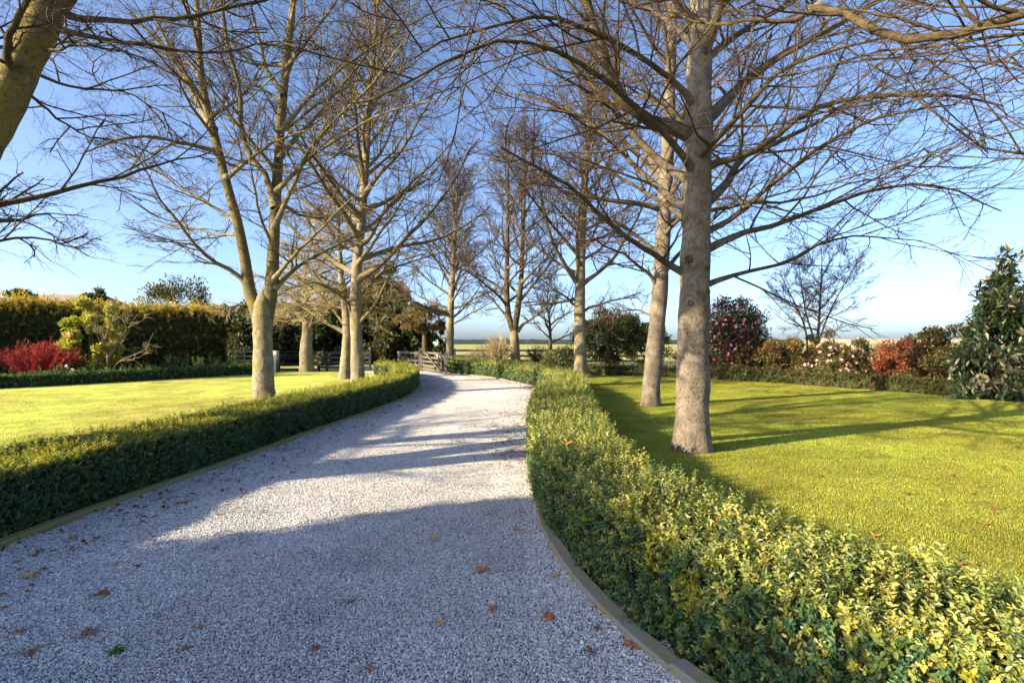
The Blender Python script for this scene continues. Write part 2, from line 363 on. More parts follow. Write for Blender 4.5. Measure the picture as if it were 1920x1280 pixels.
def leaf6(P, D, N, L, Wd, fold=.2, curl=.15):         # oval folded leaves, six corners
    D = nrm(D); S = nrm(np.cross(D, N)); U = np.cross(S, D); L = L[:, None]; Wd = Wd[:, None]; q = []
    for f, w, c in ((0, 0, 0), (.3, .42, 0), (.68, .46, -.3), (1, 0, -1), (.68, -.46, -.3), (.3, -.42, 0)): q.append(P+D*L*f+S*Wd*w+U*(Wd*abs(w)*fold*2+L*curl*c))
    V = np.stack(q, 1).reshape(-1, 3); i = np.arange(len(P))[:, None]*6
    return V, np.concatenate([i+np.array([[0, 1, 2, 3]]), i+np.array([[0, 3, 4, 5]])])
def shoot_mesh(seed, pairs, length, mat):            # one leafy shoot along +Z, leaf length about 1
    r = np.random.default_rng(seed); P, D, A = [], [], np.array([0, 0, 1.]); L = []; cs = []
    for q in range(pairs):
        f = (q+.4)/pairs; az = (q % 2)*math.pi/2+r.normal(0, .3)
        for sg in (0, math.pi):
            P.append(A*length*f+np.array([.1*math.sin(f*3+seed), .1*math.cos(f*2+seed), 0])*f); D.append(np.array([math.cos(az+sg), math.sin(az+sg), .55+.5*f])+r.normal(0, .18, 3)); L.append((1.15-.5*f)*(.8+.4*r.random())); cs.append((.8+.35*f)*(.85+.3*r.random()))
    P, D, L, cs = np.array(P), np.array(D), np.array(L), np.array(cs); n = len(P)
    V, Fc = leaf6(P, D, np.tile(A, (n, 1))+r.normal(0, .2, (n, 3)), L, L*.54); c = np.repeat(cs, 6)[:, None]*np.ones(3)
    return mesh('shoot', V, Fc, mat, c)
SHOOTS = {k: inst_group(k, [shoot_mesh(300+i, 5, 2.0+.2*i, M[k]) for i in range(6)]+[shoot_mesh(320+i, 8, 4.2+.8*i, M[k]) for i in range(3)]) for k in ('shoot', 'dull_shoot')}

def hedge(name, label, path, hw, h, pal, wts, lsize, dens, seed, group=None, rnd=.10, lump=.035, mat='shoot', shoots=.10, pairs=4, grow_far=True, yellow=None, top=None):
    """clipped hedge along a 2-D path: a dark woody inside and a coat of leafy shoots"""
    rng = np.random.default_rng(seed); path = np.asarray(path, float); hw = np.broadcast_to(np.asarray(hw, float), (len(path),))
    org = np.array([path[0, 0], path[0, 1], 0]); root = empty(name, org.tolist(), label, 'hedge', group)
    s = np.concatenate([[0], np.cumsum(np.linalg.norm(np.diff(path, axis=0), axis=1))]); Lt = s[-1]
    def prof(u, v):                                  # u along, v around (0 left foot .. 1 right foot)
        c = np.stack([np.interp(u, s, path[:, 0]), np.interp(u, s, path[:, 1])], 1); w = np.interp(u, s, hw)
        e = .05; c2 = np.stack([np.interp(u+e, s, path[:, 0]), np.interp(u+e, s, path[:, 1])], 1); c1 = np.stack([np.interp(u-e, s, path[:, 0]), np.interp(u-e, s, path[:, 1])], 1)
        T = nrm(c2-c1); Nr = np.stack([T[:, 1], -T[:, 0]], 1)
        per = 2*h+2*w; q = v*per; x = np.where(q < h, -w, np.where(q < h+2*w, q-h-w, w)); z = np.where(q < h, q, np.where(q < h+2*w, h, per-q))
        # round the shoulders
        cx = np.clip(x, -(w-rnd), w-rnd); cz = np.minimum(z, h-rnd); dx, dz = x-cx, z-cz; ln = np.hypot(dx, dz)
        k = np.where(ln > 1e-6, np.minimum(rnd, ln)/np.maximum(ln, 1e-6), 0); x, z = cx+dx*k, cz+dz*k
        nx = np.where(ln > 1e-6, dx/np.maximum(ln, 1e-6), 0); nz = np.where(ln > 1e-6, dz/np.maximum(ln, 1e-6), 1)
        P = np.c_[c+Nr*x[:, None], z]; N = np.c_[Nr*nx[:, None], nz]
        P = P+N*(fbm(P, 1.3/(rnd*6+.4), seed)*lump)[:, None]
        return P, nrm(N)
    # woody inside
    nu, nv = max(6, int(Lt/.18)), 17; uu, vv = np.meshgrid(np.linspace(.04, Lt-.04, nu), np.linspace(0, 1, nv), indexing='ij')
    P, N = prof(uu.ravel(), vv.ravel()); P = P-N*(.055 if h < 1 else .18); P[:, 2] = np.maximum(P[:, 2], -.01)
    i = (np.arange(nu-1)[:, None]*nv+np.arange(nv-1)).ravel(); Fc = np.stack([i, i+1, i+nv+1, i+nv], 1)
    caps = [[0, j, j+1, 0] for j in range(1, nv-1)]
    me = mesh('inner_growth', P-org, Fc, M['inner'], smooth=True); link('inner_growth', me, root)
    # shoots: the leaf size grows with the distance so that far leaves stay about a pixel
    per = 2*h+2*hw.mean(); cand = int(Lt*per*dens*1.0); u = rng.random(cand)*Lt; v = rng.random(cand)
    P, N = prof(u, v); d = np.hypot(P[:, 0], P[:, 1]); sc = np.maximum(1, (d/9.0)**.7) if grow_far else np.ones(cand)
    keep = rng.random(cand) < 1/sc**2; P, N, sc = P[keep], N[keep], sc[keep]
    for sg in (-1, 1):                               # both ends get a leafy face too
        nE = int(hw.mean()*2*h*dens/(np.mean(sc)**2)); w0 = hw[0] if sg < 0 else hw[-1]
        c = path[0] if sg < 0 else path[-1]; T = nrm((path[1]-path[0]) if sg < 0 else (path[-1]-path[-2])); Nr = np.array([T[1], -T[0]])
        x = (rng.random(nE)*2-1)*w0; z = rng.random(nE)*h
        P = np.r_[P, np.c_[c+Nr*x[:, None], z]]; N = np.r_[N, np.tile([T[0]*sg, T[1]*sg, 0], (nE, 1))]; sc = np.r_[sc, np.full(nE, max(1, (np.hypot(*c)/9.0)**.7))]
    n = len(P); up = np.array([0, 0, 1.])
    A = nrm(N*.8+up*.55+rng.normal(0, .38, (n, 3)))                      # shoot axis
    size = lsize*sc*(.8+.45*rng.random(n)); long_ = (rng.random(n) < shoots) & (N[:, 2] > .5)
    B0 = P-N*(size*(.9+1.9*rng.random(n)))[:, None]; B0[:, 2] = np.maximum(B0[:, 2], .02)
    base = pick(rng, n, pal, wts)*(1+.25*fbm(P, .8, seed+9))[:, None]
    if top is not None: hi = (N[:, 2]+.2*rng.normal(size=n) > .28) & (P[:, 2] > h*.6); base = np.where(hi[:, None], pick(rng, n, *top), base)  # upward shoots get paler colours: sunlight on the top painted into the leaves
    if yellow is not None:                                               # patches of yellowing growth
        yc, amt, yscale, ymax = yellow; g = fbm(P, yscale, seed+5)+.35*rng.normal(size=n); base = np.where(((g > amt) & (P[:, 1] < ymax*(.6+.5*rng.random(n))))[:, None], np.array(yc)*(.75+.5*rng.random((n, 1))), base)
    inst_object('foliage', SHOOTS[mat], B0-org, euler_to(A, rng.random(n)*6.28), size, np.where(long_, rng.integers(6, 9, n), rng.integers(0, 6, n)), root, base)
    return root

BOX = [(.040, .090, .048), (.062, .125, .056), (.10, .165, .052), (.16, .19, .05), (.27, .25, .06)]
hl = spline(offset(LK[10:112], -.13-.42), 140)
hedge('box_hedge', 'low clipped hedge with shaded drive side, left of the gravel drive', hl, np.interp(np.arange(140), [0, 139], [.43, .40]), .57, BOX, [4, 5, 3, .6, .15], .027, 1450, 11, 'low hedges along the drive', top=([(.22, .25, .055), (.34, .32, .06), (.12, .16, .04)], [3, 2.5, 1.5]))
yy = RK[14:136]; hwR = np.interp(yy[:, 1], [1, 3, 4.5, 6, 9, 11, 14, 28], [.40, .38, .40, .45, .52, .56, .44, .40])
cR = offset(yy, hwR+np.interp(yy[:, 1], [2, 4.2, 5.2, 12, 15, 28], [.13, .11, .0, .0, .08, .12]))
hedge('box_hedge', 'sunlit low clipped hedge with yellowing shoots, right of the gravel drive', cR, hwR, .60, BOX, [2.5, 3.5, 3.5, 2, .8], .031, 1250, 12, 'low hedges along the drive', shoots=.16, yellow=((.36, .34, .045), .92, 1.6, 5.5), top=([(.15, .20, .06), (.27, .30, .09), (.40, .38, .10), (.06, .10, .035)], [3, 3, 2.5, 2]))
OLIVE = [(.045, .065, .018), (.08, .09, .022), (.12, .11, .03), (.16, .09, .035)]
hedge('border_hedge', 'knee high olive hedge edging the shrub bed on the far right lawn', spline([(1.6, 27.4), (4.2, 25.3), (6.5, 24.2), (8.8, 22.5), (11.2, 19), (13.3, 15), (14.6, 12)], 90), .32, .43, OLIVE, [3, 4, 3, 2], .035, 700, 13, 'low border hedges')
hedge('border_hedge', 'low dark green hedge in front of the tall hedge at left', spline([(-24, 11.5), (-17.6, 18), (-15.2, 21.5), (-13.2, 25), (-12.5, 26)], 60), .32, .43, BOX, [5, 4, 2, .6, .2], .035, 700, 14, 'low border hedges')
SUNLIT_GOLD = [(.36, .31, .06), (.43, .31, .06), (.26, .26, .055)]  # glow of the low sun on hedge tops, put into the leaf colour
TALL = [(.034, .056, .02), (.055, .08, .025), (.09, .105, .03), (.24, .17, .03), (.30, .18, .04)]
hedge('tall_hedge', 'tall clipped hedge with sunlit golden top behind the left lawn', spline([(-34, 12.5), (-26, 18.2), (-22, 22.0), (-15.3, 28.2)], 60), 1.0, 3.35, TALL, [4, 4, 3, 1.2, .6], .05, 230, 15, None, .85, .08, 'dull_shoot', .15, top=(SUNLIT_GOLD, [2, 3, 2]))
# unseen clipped hedge beside the camera, added and shaped to shade the near gravel
hedge('tall_hedge', 'unseen tall clipped hedge added to shade the near end of the drive', spline([(-9.2, .42), (-9.2, -1.2), (-9.25, -4.2)], 40), 1.25, 4.4, TALL, [4, 4, 3, 2, 1], .13, 75, 16, None, .6, .12, 'dull_shoot', .1, 3, False, top=(SUNLIT_GOLD, [2, 3, 2]))

# ------------------------------------------------------------------ trees
def trunk_mesh(pts, rad, n, k, seed, flare, mat, org, rough=.035):
    C = spline(np.c_[pts, rad], n); P, R = C[:, :3], C[:, 3]
    z = P[:, 2]; R = R*(1+flare*np.exp(-np.maximum(z, 0)/.22)) if flare else R
    V, Fc = tubes(P[None], R[None], k); a = np.tile(np.arange(k)*2*math.pi/k, n); Rv = np.repeat(R, k); Cv = np.repeat(P, k, 0)
    zz = np.repeat(z, k)
    d = rough*fbm(V*np.array([1, 1, .45]), 3.2, seed)+rough*.55*fbm(V*np.array([1, 1, .5]), 9, seed+1)
    if flare: d = d+flare*.45*np.exp(-np.maximum(zz, 0)/.25)*np.sin(a*5+seed)*.5
    V = Cv+(V-Cv)*(1+d*np.clip(.3/np.maximum(Rv, .12), .6, 1.6))[:, None]
    return mesh('trunk', V-org, Fc, mat, smooth=True)

def spray_mesh(seed, mat, thick, bend):              # a twig with side twigs, length 1 along +Z, spread in the Y-Z plane
    r = np.random.default_rng(seed); n = 7; p = np.zeros(3); d = np.array([0, 0, 1.]); P = [p.copy()]
    for q in range(n-1): d = nrm(d+r.normal(0, .13, 3)+np.array([bend, 0, 0])); p = p+d/(n-1); P.append(p.copy())
    P = np.array(P)[None]; R = np.linspace(.0085, .0035, n)[None]*thick
    def side(P, R, m, lf, nn, t0):
        Q, RR, _ = grow(r, P[..., [0, 1, 2]], R, m, .8, lf, nn, .2, 0, .0, t0, .7, .0022*thick, .01*thick, .5); return Q, RR
    # branch sideways mostly in the plane of the spray
    def plane(P, R, m, lf, nn, t0):
        B, pn, _ = P.shape; Qs, Rs = [], []
        L = np.linalg.norm(np.diff(P, axis=1), axis=2).sum(1)
        for b in range(B):
            sg = r.choice([-1, 1])
            for j in range(m):
                t = min(.98, t0+(1-t0)*(j+r.random()*.8)/m); f = t*(pn-1); i = int(f); w = f-i; base = P[b, i]*(1-w)+P[b, min(i+1, pn-1)]*w; T = nrm(P[b, min(i+1, pn-1)]-P[b, i]+1e-9); sg = -sg
                S = nrm(np.cross(T, np.array([1., 0, 0]))+1e-6); a = r.uniform(.45, .95); d = T*math.cos(a)+S*sg*math.sin(a)+r.normal(0, .2, 3)*np.array([1.4, .5, .5]); ln = L[b]*lf*(1-.5*t)*r.uniform(.5, 1.25); q = [base]; pp = base
                for _ in range(nn-1): d = nrm(d+r.normal(0, .17, 3)+np.array([bend*.7, 0, 0])); pp = pp+d*ln/(nn-1); q.append(pp)
                Qs.append(q); r0 = max(R[b, i]*.7, .0024*thick); Rs.append(np.linspace(r0, r0*.6, nn))
        return np.array(Qs), np.array(Rs)
    Q2, R2 = plane(P, R, 6, .55, 4, .15); Q3, R3 = plane(Q2, R2, 2, .5, 3, .25)
    V, Fc = merge([tubes(P, R, 4), tubes(Q2, R2, 3), tubes(Q3, R3, 3)]); return mesh('spray', V, Fc, mat, smooth=True)
SPRAYS = {k: inst_group('twig_'+k, [spray_mesh(400+i, M[m_], th, bd) for i in range(8)]) for k, m_, th, bd in
          (('twig', 'twig', 1.15, -.03), ('twig_mid', 'twig', 1.5, -.06), ('twig_far', 'twig', 2.0, -.06), ('twig_tan', 'twig_tan', 1.9, .05), ('twig_low', 'twig', .9, .04))}

def make_tree(name, label, base, stems, limbs, auto, lod, mats, seed, group=None, sep=True, cat='tree', flare=.35, upb=.05, noise_=.09, names=('trunk', 'stem'), rt=(.024, .010, .005), lenf=(.44, .46, .45), ang=(.85, .8, .75)):
    """stems: [(points, radii)], limbs: [(points, r0, r1)], auto: [(stem, t0, t1, count, len0, len1, elev0, elev1)]"""
    rng = np.random.default_rng(seed); org = np.array([base[0], base[1], 0.]); root = empty(name, org.tolist(), label, cat, group)
    SP = []
    for i, (pts, rad) in enumerate(stems):
        pts = np.array(pts, float); k = 22 if i == 0 and sep else 14
        link(names[min(i, 1)], trunk_mesh(pts, rad, 70 if i == 0 else 40, k, seed+i, flare if i == 0 else 0, M[mats[0] if i == 0 else mats[1]], org, .05 if i == 0 else .04), root)
        SP.append(spline(np.c_[pts, rad], 60))
    LP, LR = [], []
    for pts, r0, r1 in limbs:
        q = spline(pts, 14); q[3:] += np.cumsum(rng.normal(0, .018, (11, 3)), 0)
        LP.append(q); LR.append(np.linspace(r0, r1, 14)**1.0)
    ga = rng.random()*6.28
    for si, t0, t1, cnt, l0, l1, e0, e1 in auto:
        for j in range(cnt):
            f = (j+rng.random()*.8)/cnt; t = t0+(t1-t0)*f; q = SP[si][int(t*59)]; ga += 2.4+rng.normal(0, .35)
            ln = (l0+(l1-l0)*f)*(.75+.5*rng.random()); el = math.radians(e0+(e1-e0)*f+rng.normal(0, 7))
            d = np.array([math.cos(ga)*math.cos(el), math.sin(ga)*math.cos(el), math.sin(el)]); p = q[:3].copy(); P = [p.copy()]
            for s_ in range(13):
                d = nrm(d+rng.normal(0, .085, 3)+np.array([0, 0, upb])); p = p+d*ln/13; P.append(p.copy())
            r0 = min(q[3]*.62, .012+.013*ln); LP.append(np.array(P)); LR.append(np.linspace(r0, max(.006, r0*.22), 14))
    LP, LR = np.array(LP), np.array(LR); m2, m3, m4 = lod
    LR = LR*(1+.75*np.exp(-np.linspace(0, 1, 14)/.075))[None]
    Q2, R2, i2 = grow(rng, LP, LR, m2, ang[0], lenf[0], 7, noise_*1.1, upb*.5, .45, .14, .5, rt[1], rt[0])
    Q3, R3, i3 = grow(rng, Q2, R2, m3, ang[1], lenf[1], 3, noise_*1.2, upb*.3, .5, .12, .62, rt[2], .009)
    QM, RM, iM = grow(rng, Q2, R2, 4, ang[1]*.9, lenf[1]*1.15, 5, noise_*1.6, upb*.4, .45, .2, .62, rt[2]*1.3, .011)   # visible third order branches
    QS, _, iS = grow(rng, QM, RM, 1, .6, .55, 3, noise_, upb*.3, .5, .45, .6, rt[2], .009); iM = i2[iM]; iS = iM[iS]
    Q1, _, i1 = grow(rng, LP, LR, m4, ang[1], .16, 3, noise_, upb*.3, .4, .2, .6, rt[2], .009)      # sprays straight on the limbs
    i3 = np.concatenate([i2[i3], i1, iS]); Q3 = np.concatenate([Q3, Q1, QS]); n3 = len(Q3)
    D3 = Q3[:, -1]-Q3[:, 0]; L3 = np.clip(np.linalg.norm(D3, axis=1), .25, 1.5); E3 = euler_to(D3, rng.normal(0, .5, n3)); K3 = rng.integers(0, 8, n3)
    groups = [[b] for b in range(len(LP))] if sep else [list(range(len(LP)))]
    for g in groups:
        g = np.array(g); sel2, sel3 = np.isin(i2, g), np.isin(i3, g)
        selM = np.isin(iM, g); V, Fc = merge([tubes(LP[g], LR[g], 8), tubes(Q2[sel2], R2[sel2], 5), tubes(QM[selM], RM[selM], 3)])
        wf = np.zeros((len(V), 3)); wf[:len(g)*112] = np.tile(np.repeat(np.exp(-(np.linspace(0, 1, 14)/.16)**2), 8), len(g))[:, None]
        lb = link('limb' if sep else 'branches', mesh('limb', V-org, Fc, M[mats[1]], wf, smooth=True), root)
        inst_object('twigs', SPRAYS[mats[2]], (Q3[sel3, 0]-org), E3[sel3], L3[sel3]*1.25, K3[sel3], lb if sep else root)
    return root

def px(lst, d): return [W(a[0], a[1], d+(a[2] if len(a) > 2 else 0)) for a in lst]
ROWL, ROWR = 'bare trees along the left of the drive', 'bare trees along the right of the drive'

# R1: the big grey trunk on the right lawn
d = 7.8
tr = px([(1298, 851), (1298, 800), (1299, 700), (1301, 600), (1304, 480), (1306, 380), (1309, 250), (1311, 120), (1314, 0), (1318, -160), (1325, -330)], d); tr[0][2] = -.03
lim = [
 (px([(1305, 250), (1268, 243, -.1), (1205, 214, -.3), (1155, 168, -.5), (1124, 88, -.6), (1100, 5, -.7), (1070, -120, -.9)], d), .095, .05),
 (px([(1302, 345), (1275, 333, -.05), (1200, 268, .3), (1130, 185, .5), (1060, 110, .8), (960, 30, 1.1), (880, -30, 1.3)], d), .055, .012),
 (px([(1302, 400), (1275, 386), (1215, 335, .5), (1150, 270, 1.0), (1080, 215, 1.4), (1000, 185, 1.8), (920, 170, 2.2)], d), .05, .010),
 (px([(1299, 520), (1268, 505), (1220, 475, -.3), (1150, 420, -.6), (1075, 350, -.9), (1010, 312, -1.2), (950, 268, -1.4)], d), .048, .012),
 (px([(1309, 235), (1340, 212), (1390, 160, .3), (1460, 105, .5), (1560, 50, .8), (1660, -20, 1)], d), .075, .03),
 (px([(1308, 325), (1340, 308), (1400, 290, -.3), (1450, 262, -.5), (1530, 205, -.8), (1640, 185, -1), (1760, 180, -1.2), (1880, 205, -1.3)], d), .05, .012),
 (px([(1306, 395), (1336, 372), (1370, 335, .3), (1390, 300, .5), (1440, 270, .9), (1540, 225, 1.4), (1640, 160, 2)], d), .062, .015),
 (px([(1304, 450), (1336, 430), (1400, 395, -.2), (1490, 325, -.5), (1590, 262, -.8), (1700, 225, -1.1), (1800, 215, -1.2)], d), .042, .010),
 (px([(1303, 480), (1336, 463), (1400, 435, .2), (1480, 412, .4), (1570, 375, .6), (1660, 348, .8), (1760, 350, 1), (1885, 398, 1.2)], d), .045, .010),
 (px([(1301, 545), (1336, 530), (1400, 510, .5), (1480, 490, 1), (1540, 455, 1.3), (1620, 445, 1.7), (1720, 455, 2)], d), .035, .008),
 (px([(1311, 130), (1345, 95, .2), (1420, 45, .6), (1520, -10, 1), (1640, -40, 1.4)], d), .05, .012),
 (px([(1311, 100), (1265, 55, .5), (1210, 25, 1), (1100, -30, 1.5), (1000, -60, 2)], d), .05, .012),
 (px([(1306, 300), (1335, 270, -.5), (1400, 200, -1), (1480, 130, -1.4), (1600, 90, -1.7), (1740, 60, -2)], d), .045, .010),
 (px([(1306, 420), (1320, 400, .8), (1400, 380, 2), (1500, 370, 3), (1600, 340, 4), (1700, 330, 4.6)], d), .04, .010),
 (px([(1305, 330), (1270, 280, -.4), (1190, 195, -1), (1080, 120, -1.6), (960, 80, -2.2), (880, 110, -2.6), (790, 155, -2.9), (700, 188, -3.1)], d), .045, .008),
 (px([(1308, 210), (1270, 160, -.3), (1180, 95, -.8), (1040, 35, -1.5), (930, 40, -2), (850, 72, -2.4), (770, 110, -2.7)], d), .042, .008),
 (px([(1304, 440), (1270, 400, .5), (1180, 350, 1.5), (1080, 300, 2.5), (980, 290, 3.2), (900, 310, 3.8)], d), .038, .008),
 (px([(1306, 280), (1290, 240, .8), (1230, 180, 1.8), (1170, 120, 2.8), (1100, 90, 3.6)], d), .04, .010)]
R1 = make_tree('bare_tree', 'large grey trunked bare tree nearest on the right lawn, with pruning knots', G(1298, 847),
   [(tr, [.25, .24, .228, .22, .205, .20, .195, .17, .145, .11, .06])], lim, [(0, .62, .98, 12, 3.6, 1.8, 25, 55)], (13, 2, 4), ('trunk_grey', 'limb_dark', 'twig'), 21, ROWR, flare=.22, upb=.03)
for kx, ky, kr in ((1285, 489, .048), (1314, 507, .042), (1316, 549, .045), (1290, 571, .042)):
    cpos = W(kx, ky, 7.8); axis = W(1302, ky, 7.8); out = nrm(np.array([(cpos-axis)[0]*1.4, -.2, 0])); pos = axis+out*.213
    P, Fc = [], []; S = np.array([-out[1], out[0], 0]); U = np.array([0, 0, 1.])
    prof_ = [(1.25, -.02), (1.05, .018), (.75, .022), (.5, .006), (.18, -.006)]
    for rr, hh in prof_:
        for q in range(10):
            a = q*math.pi/5; P.append(pos+(S*math.cos(a)+U*math.sin(a))*kr*rr*(1+.12*math.sin(3*a+kx))+out*hh)
    for i in range(4):
        for q in range(10): Fc.append([i*10+q, i*10+(q+1) % 10, i*10+10+(q+1) % 10, i*10+10+q])
    link('knot', mesh('knot', np.array(P)-np.array([*G(1298, 847), 0]), np.array(Fc), M['knot'], smooth=True), R1)

# R2: leaning trunk behind it
d = 13.2
tr = px([(1220, 764), (1222, 720), (1229, 640), (1237, 550), (1243, 450), (1248, 350), (1254, 230), (1258, 100), (1262, 0), (1266, -120), (1270, -230)], d); tr[0][2] = -.03
lim = [(px([(1236, 545), (1215, 510, -.2), (1180, 480, -.5), (1150, 465, -.8), (1100, 440, -1.2)], d), .05, .012),
       (px([(1240, 520), (1270, 480, .3), (1310, 440, .8), (1380, 380, 1.5), (1450, 340, 2)], d), .05, .012),
       (px([(1233, 600), (1200, 585, .4), (1150, 590, .9), (1110, 600, 1.3)], d), .03, .008),
       (px([(1250, 340), (1200, 270, .3), (1170, 210, .6), (1140, 120, .8), (1120, 20, 1)], d), .07, .02),
       (px([(1247, 380), (1290, 320, -.4), (1340, 250, -.8), (1390, 160, -1)], d), .06, .02)]
make_tree('bare_tree', 'leaning bare tree just behind the large grey trunk on the right lawn', G(1220, 762),
   [(tr, [.225, .215, .205, .19, .175, .165, .15, .125, .105, .075, .04])], lim, [(0, .30, .98, 26, 4.0, 1.8, 20, 58)], (13, 3, 4), ('trunk_grey', 'limb_dark', 'twig_mid'), 22, ROWR, flare=.15, upb=.035)
# R3
d = 23.6
tr = px([(1088, 711), (1088, 660), (1087, 600), (1088, 520), (1091, 430), (1097, 330), (1104, 240), (1110, 150), (1116, 70)], d); tr[0][2] = -.03
lim = [(px([(1087, 600), (1075, 570), (1040, 540, .5), (1010, 520, .8)], d), .07, .02), (px([(1088, 590), (1110, 575), (1160, 560, -.8), (1200, 548, -1.5)], d), .06, .02)]
make_tree('bare_tree', 'straight bare tree rising from the right hedge where the drive bends', G(1088, 708),
   [(tr, [.30, .27, .25, .22, .19, .16, .12, .08, .04])], lim, [(0, .24, .97, 38, 5.2, 1.8, 20, 60)], (13, 2, 3), ('trunk', 'limb_dark', 'twig_mid'), 23, ROWR, flare=.2, upb=.045, rt=(.03, .011, .0065))
# C2: forked tree by the far bend
d = 31.5
tr = px([(967, 692), (966, 660), (964, 630), (962, 610)], d); tr[0][2] = -.03
s1 = px([(963, 622), (953, 590), (950, 540), (951, 480), (952, 400), (953, 320), (954, 260)], d); s2 = px([(964, 622), (971, 580), (976, 540), (979, 480), (982, 400), (985, 320), (985, 240)], d)
lim = [(px([(970, 622), (985, 605), (1010, 590, -1), (1045, 560, -2)], d), .09, .02), (px([(955, 600), (930, 570, .5), (905, 540, 1), (890, 500, 1.5)], d), .08, .02)]
make_tree('bare_tree', 'bare tree with forked stems behind the hedge at the far bend', G(967, 690),
   [(tr, [.31, .28, .26, .10]), (s1, [.20, .18, .16, .13, .10, .07, .03]), (s2, [.20, .18, .16, .13, .10, .07, .03])], lim,
   [(1, .12, .97, 21, 4.8, 1.8, 28, 62), (2, .15, .97, 21, 4.8, 1.8, 28, 62)], (12, 3, 4), ('trunk', 'limb_dark', 'twig_far'), 24, 'bare trees at the end of the drive', flare=.15, upb=.05, rt=(.035, .013, .008), ang=(.7, .7, .7))
# C1
d = 33.5
tr = px([(843, 690), (844, 640), (845, 580), (848, 520), (852, 450), (856, 390), (858, 330)], d); tr[0][2] = -.03
lim = [(px([(846, 610), (870, 597, -.5), (900, 580, -1), (935, 560, -1.5)], d), .05, .015)]
make_tree('bare_tree', 'bare tree standing beside the open farm gate', G(843, 688.8),
   [(tr, [.27, .24, .21, .18, .14, .08, .04])], lim, [(0, .26, .97, 38, 5.2, 1.8, 22, 60)], (12, 3, 4), ('trunk', 'limb_dark', 'twig_far'), 25, 'bare trees at the end of the drive', flare=.15, upb=.05, rt=(.035, .013, .008))
# L1: the twin stemmed tree on the left lawn
d = 14.6
tr = px([(495, 756), (494, 700), (493, 640), (493, 600), (493, 575), (493, 556), (493, 545)], d); tr[0][2] = -.03
A = px([(491, 620), (481, 580), (468, 545), (458, 480), (446, 420), (426, 350), (406, 270), (390, 210), (377, 140), (372, 60), (366, -30), (356, -120)], d)
B = px([(495, 620), (503, 575, .05), (510, 530, .1), (513, 460, .15), (516, 400, .2), (520, 330, .2), (524, 260, .2), (530, 190, .2), (538, 110, .2), (548, 20, .2), (552, -80, .2), (556, -170, .2)], d)
lim = [
 (px([(468, 540), (440, 512, -.2), (400, 490, -.5), (360, 455, -.8), (330, 415, -1), (300, 372, -1.2), (275, 320, -1.4), (250, 280, -1.6)], d), .06, .015),
 (px([(446, 418), (405, 392, .3), (355, 366, .6), (300, 330, 1), (240, 300, 1.4)], d), .05, .012),
 (px([(408, 285), (345, 270, -.5), (275, 257, -1), (215, 268, -1.4), (160, 290, -1.7)], d), .06, .012),
 (px([(400, 245), (370, 195, .3), (335, 135, .6), (300, 90, .9), (240, 30, 1.3)], d), .08, .025),
 (px([(392, 212), (355, 150, -.4), (320, 90, -.8), (285, 20, -1)], d), .06, .02),
 (px([(450, 440), (410, 440, .8), (370, 430, 1.4), (320, 425, 2), (270, 440, 2.5)], d), .045, .01),
 (px([(516, 390), (498, 330), (470, 290, -.2), (453, 240, -.4), (456, 180, -.5), (440, 110, -.6), (425, 30, -.7), (418, -60, -.8)], d), .085, .04),
 (px([(514, 430), (548, 350, -.3), (582, 278, -.6), (640, 215, -1), (700, 150, -1.4), (760, 60, -1.8)], d), .06, .015),
 (px([(513, 545), (560, 500, .5), (620, 470, 1), (690, 435, 1.6), (740, 415, 2)], d), .055, .012),
 (px([(513, 525), (555, 475, -.5), (600, 430, -1), (650, 380, -1.5), (710, 340, -2)], d), .05, .012),
 (px([(522, 300), (556, 258, .4), (592, 222, .8), (650, 150, 1.2), (700, 80, 1.5), (760, 0, 1.8)], d), .06, .015),
 (px([(514, 470), (494, 420, -.5), (480, 370, -.8), (470, 300, -1), (468, 230, -1.2)], d), .045, .012),
 (px([(532, 180), (500, 130, .3), (485, 80, .5), (470, 20, .7), (455, -60, .8)], d), .06, .02),
 (px([(524, 250), (600, 165, .5), (700, 90, 1), (800, 35, 1.4), (890, 0, 1.7)], d), .055, .010),
 (px([(518, 360), (580, 300, -.5), (680, 240, -1.2), (780, 200, -1.8), (860, 190, -2.2)], d), .05, .010),
 (px([(536, 130), (575, 80, -.3), (610, 30, -.5), (650, -40, -.7)], d), .05, .015)]
make_tree('bare_tree', 'pale twin stemmed bare tree forking low behind the left hedge', G(495, 751),
   [(tr, [.29, .265, .245, .255, .24, .15, .04]), (A, [.19, .185, .165, .138, .125, .117, .112, .103, .09, .077, .062, .045]), (B, [.19, .19, .175, .15, .138, .132, .122, .112, .10, .082, .065, .045])], lim,
   [(1, .35, .97, 9, 3.2, 1.8, 15, 55), (2, .3, .97, 10, 3.2, 1.8, 15, 55)], (13, 3, 4), ('trunk', 'limb', 'twig_mid'), 26, ROWL, flare=.12, upb=.03)
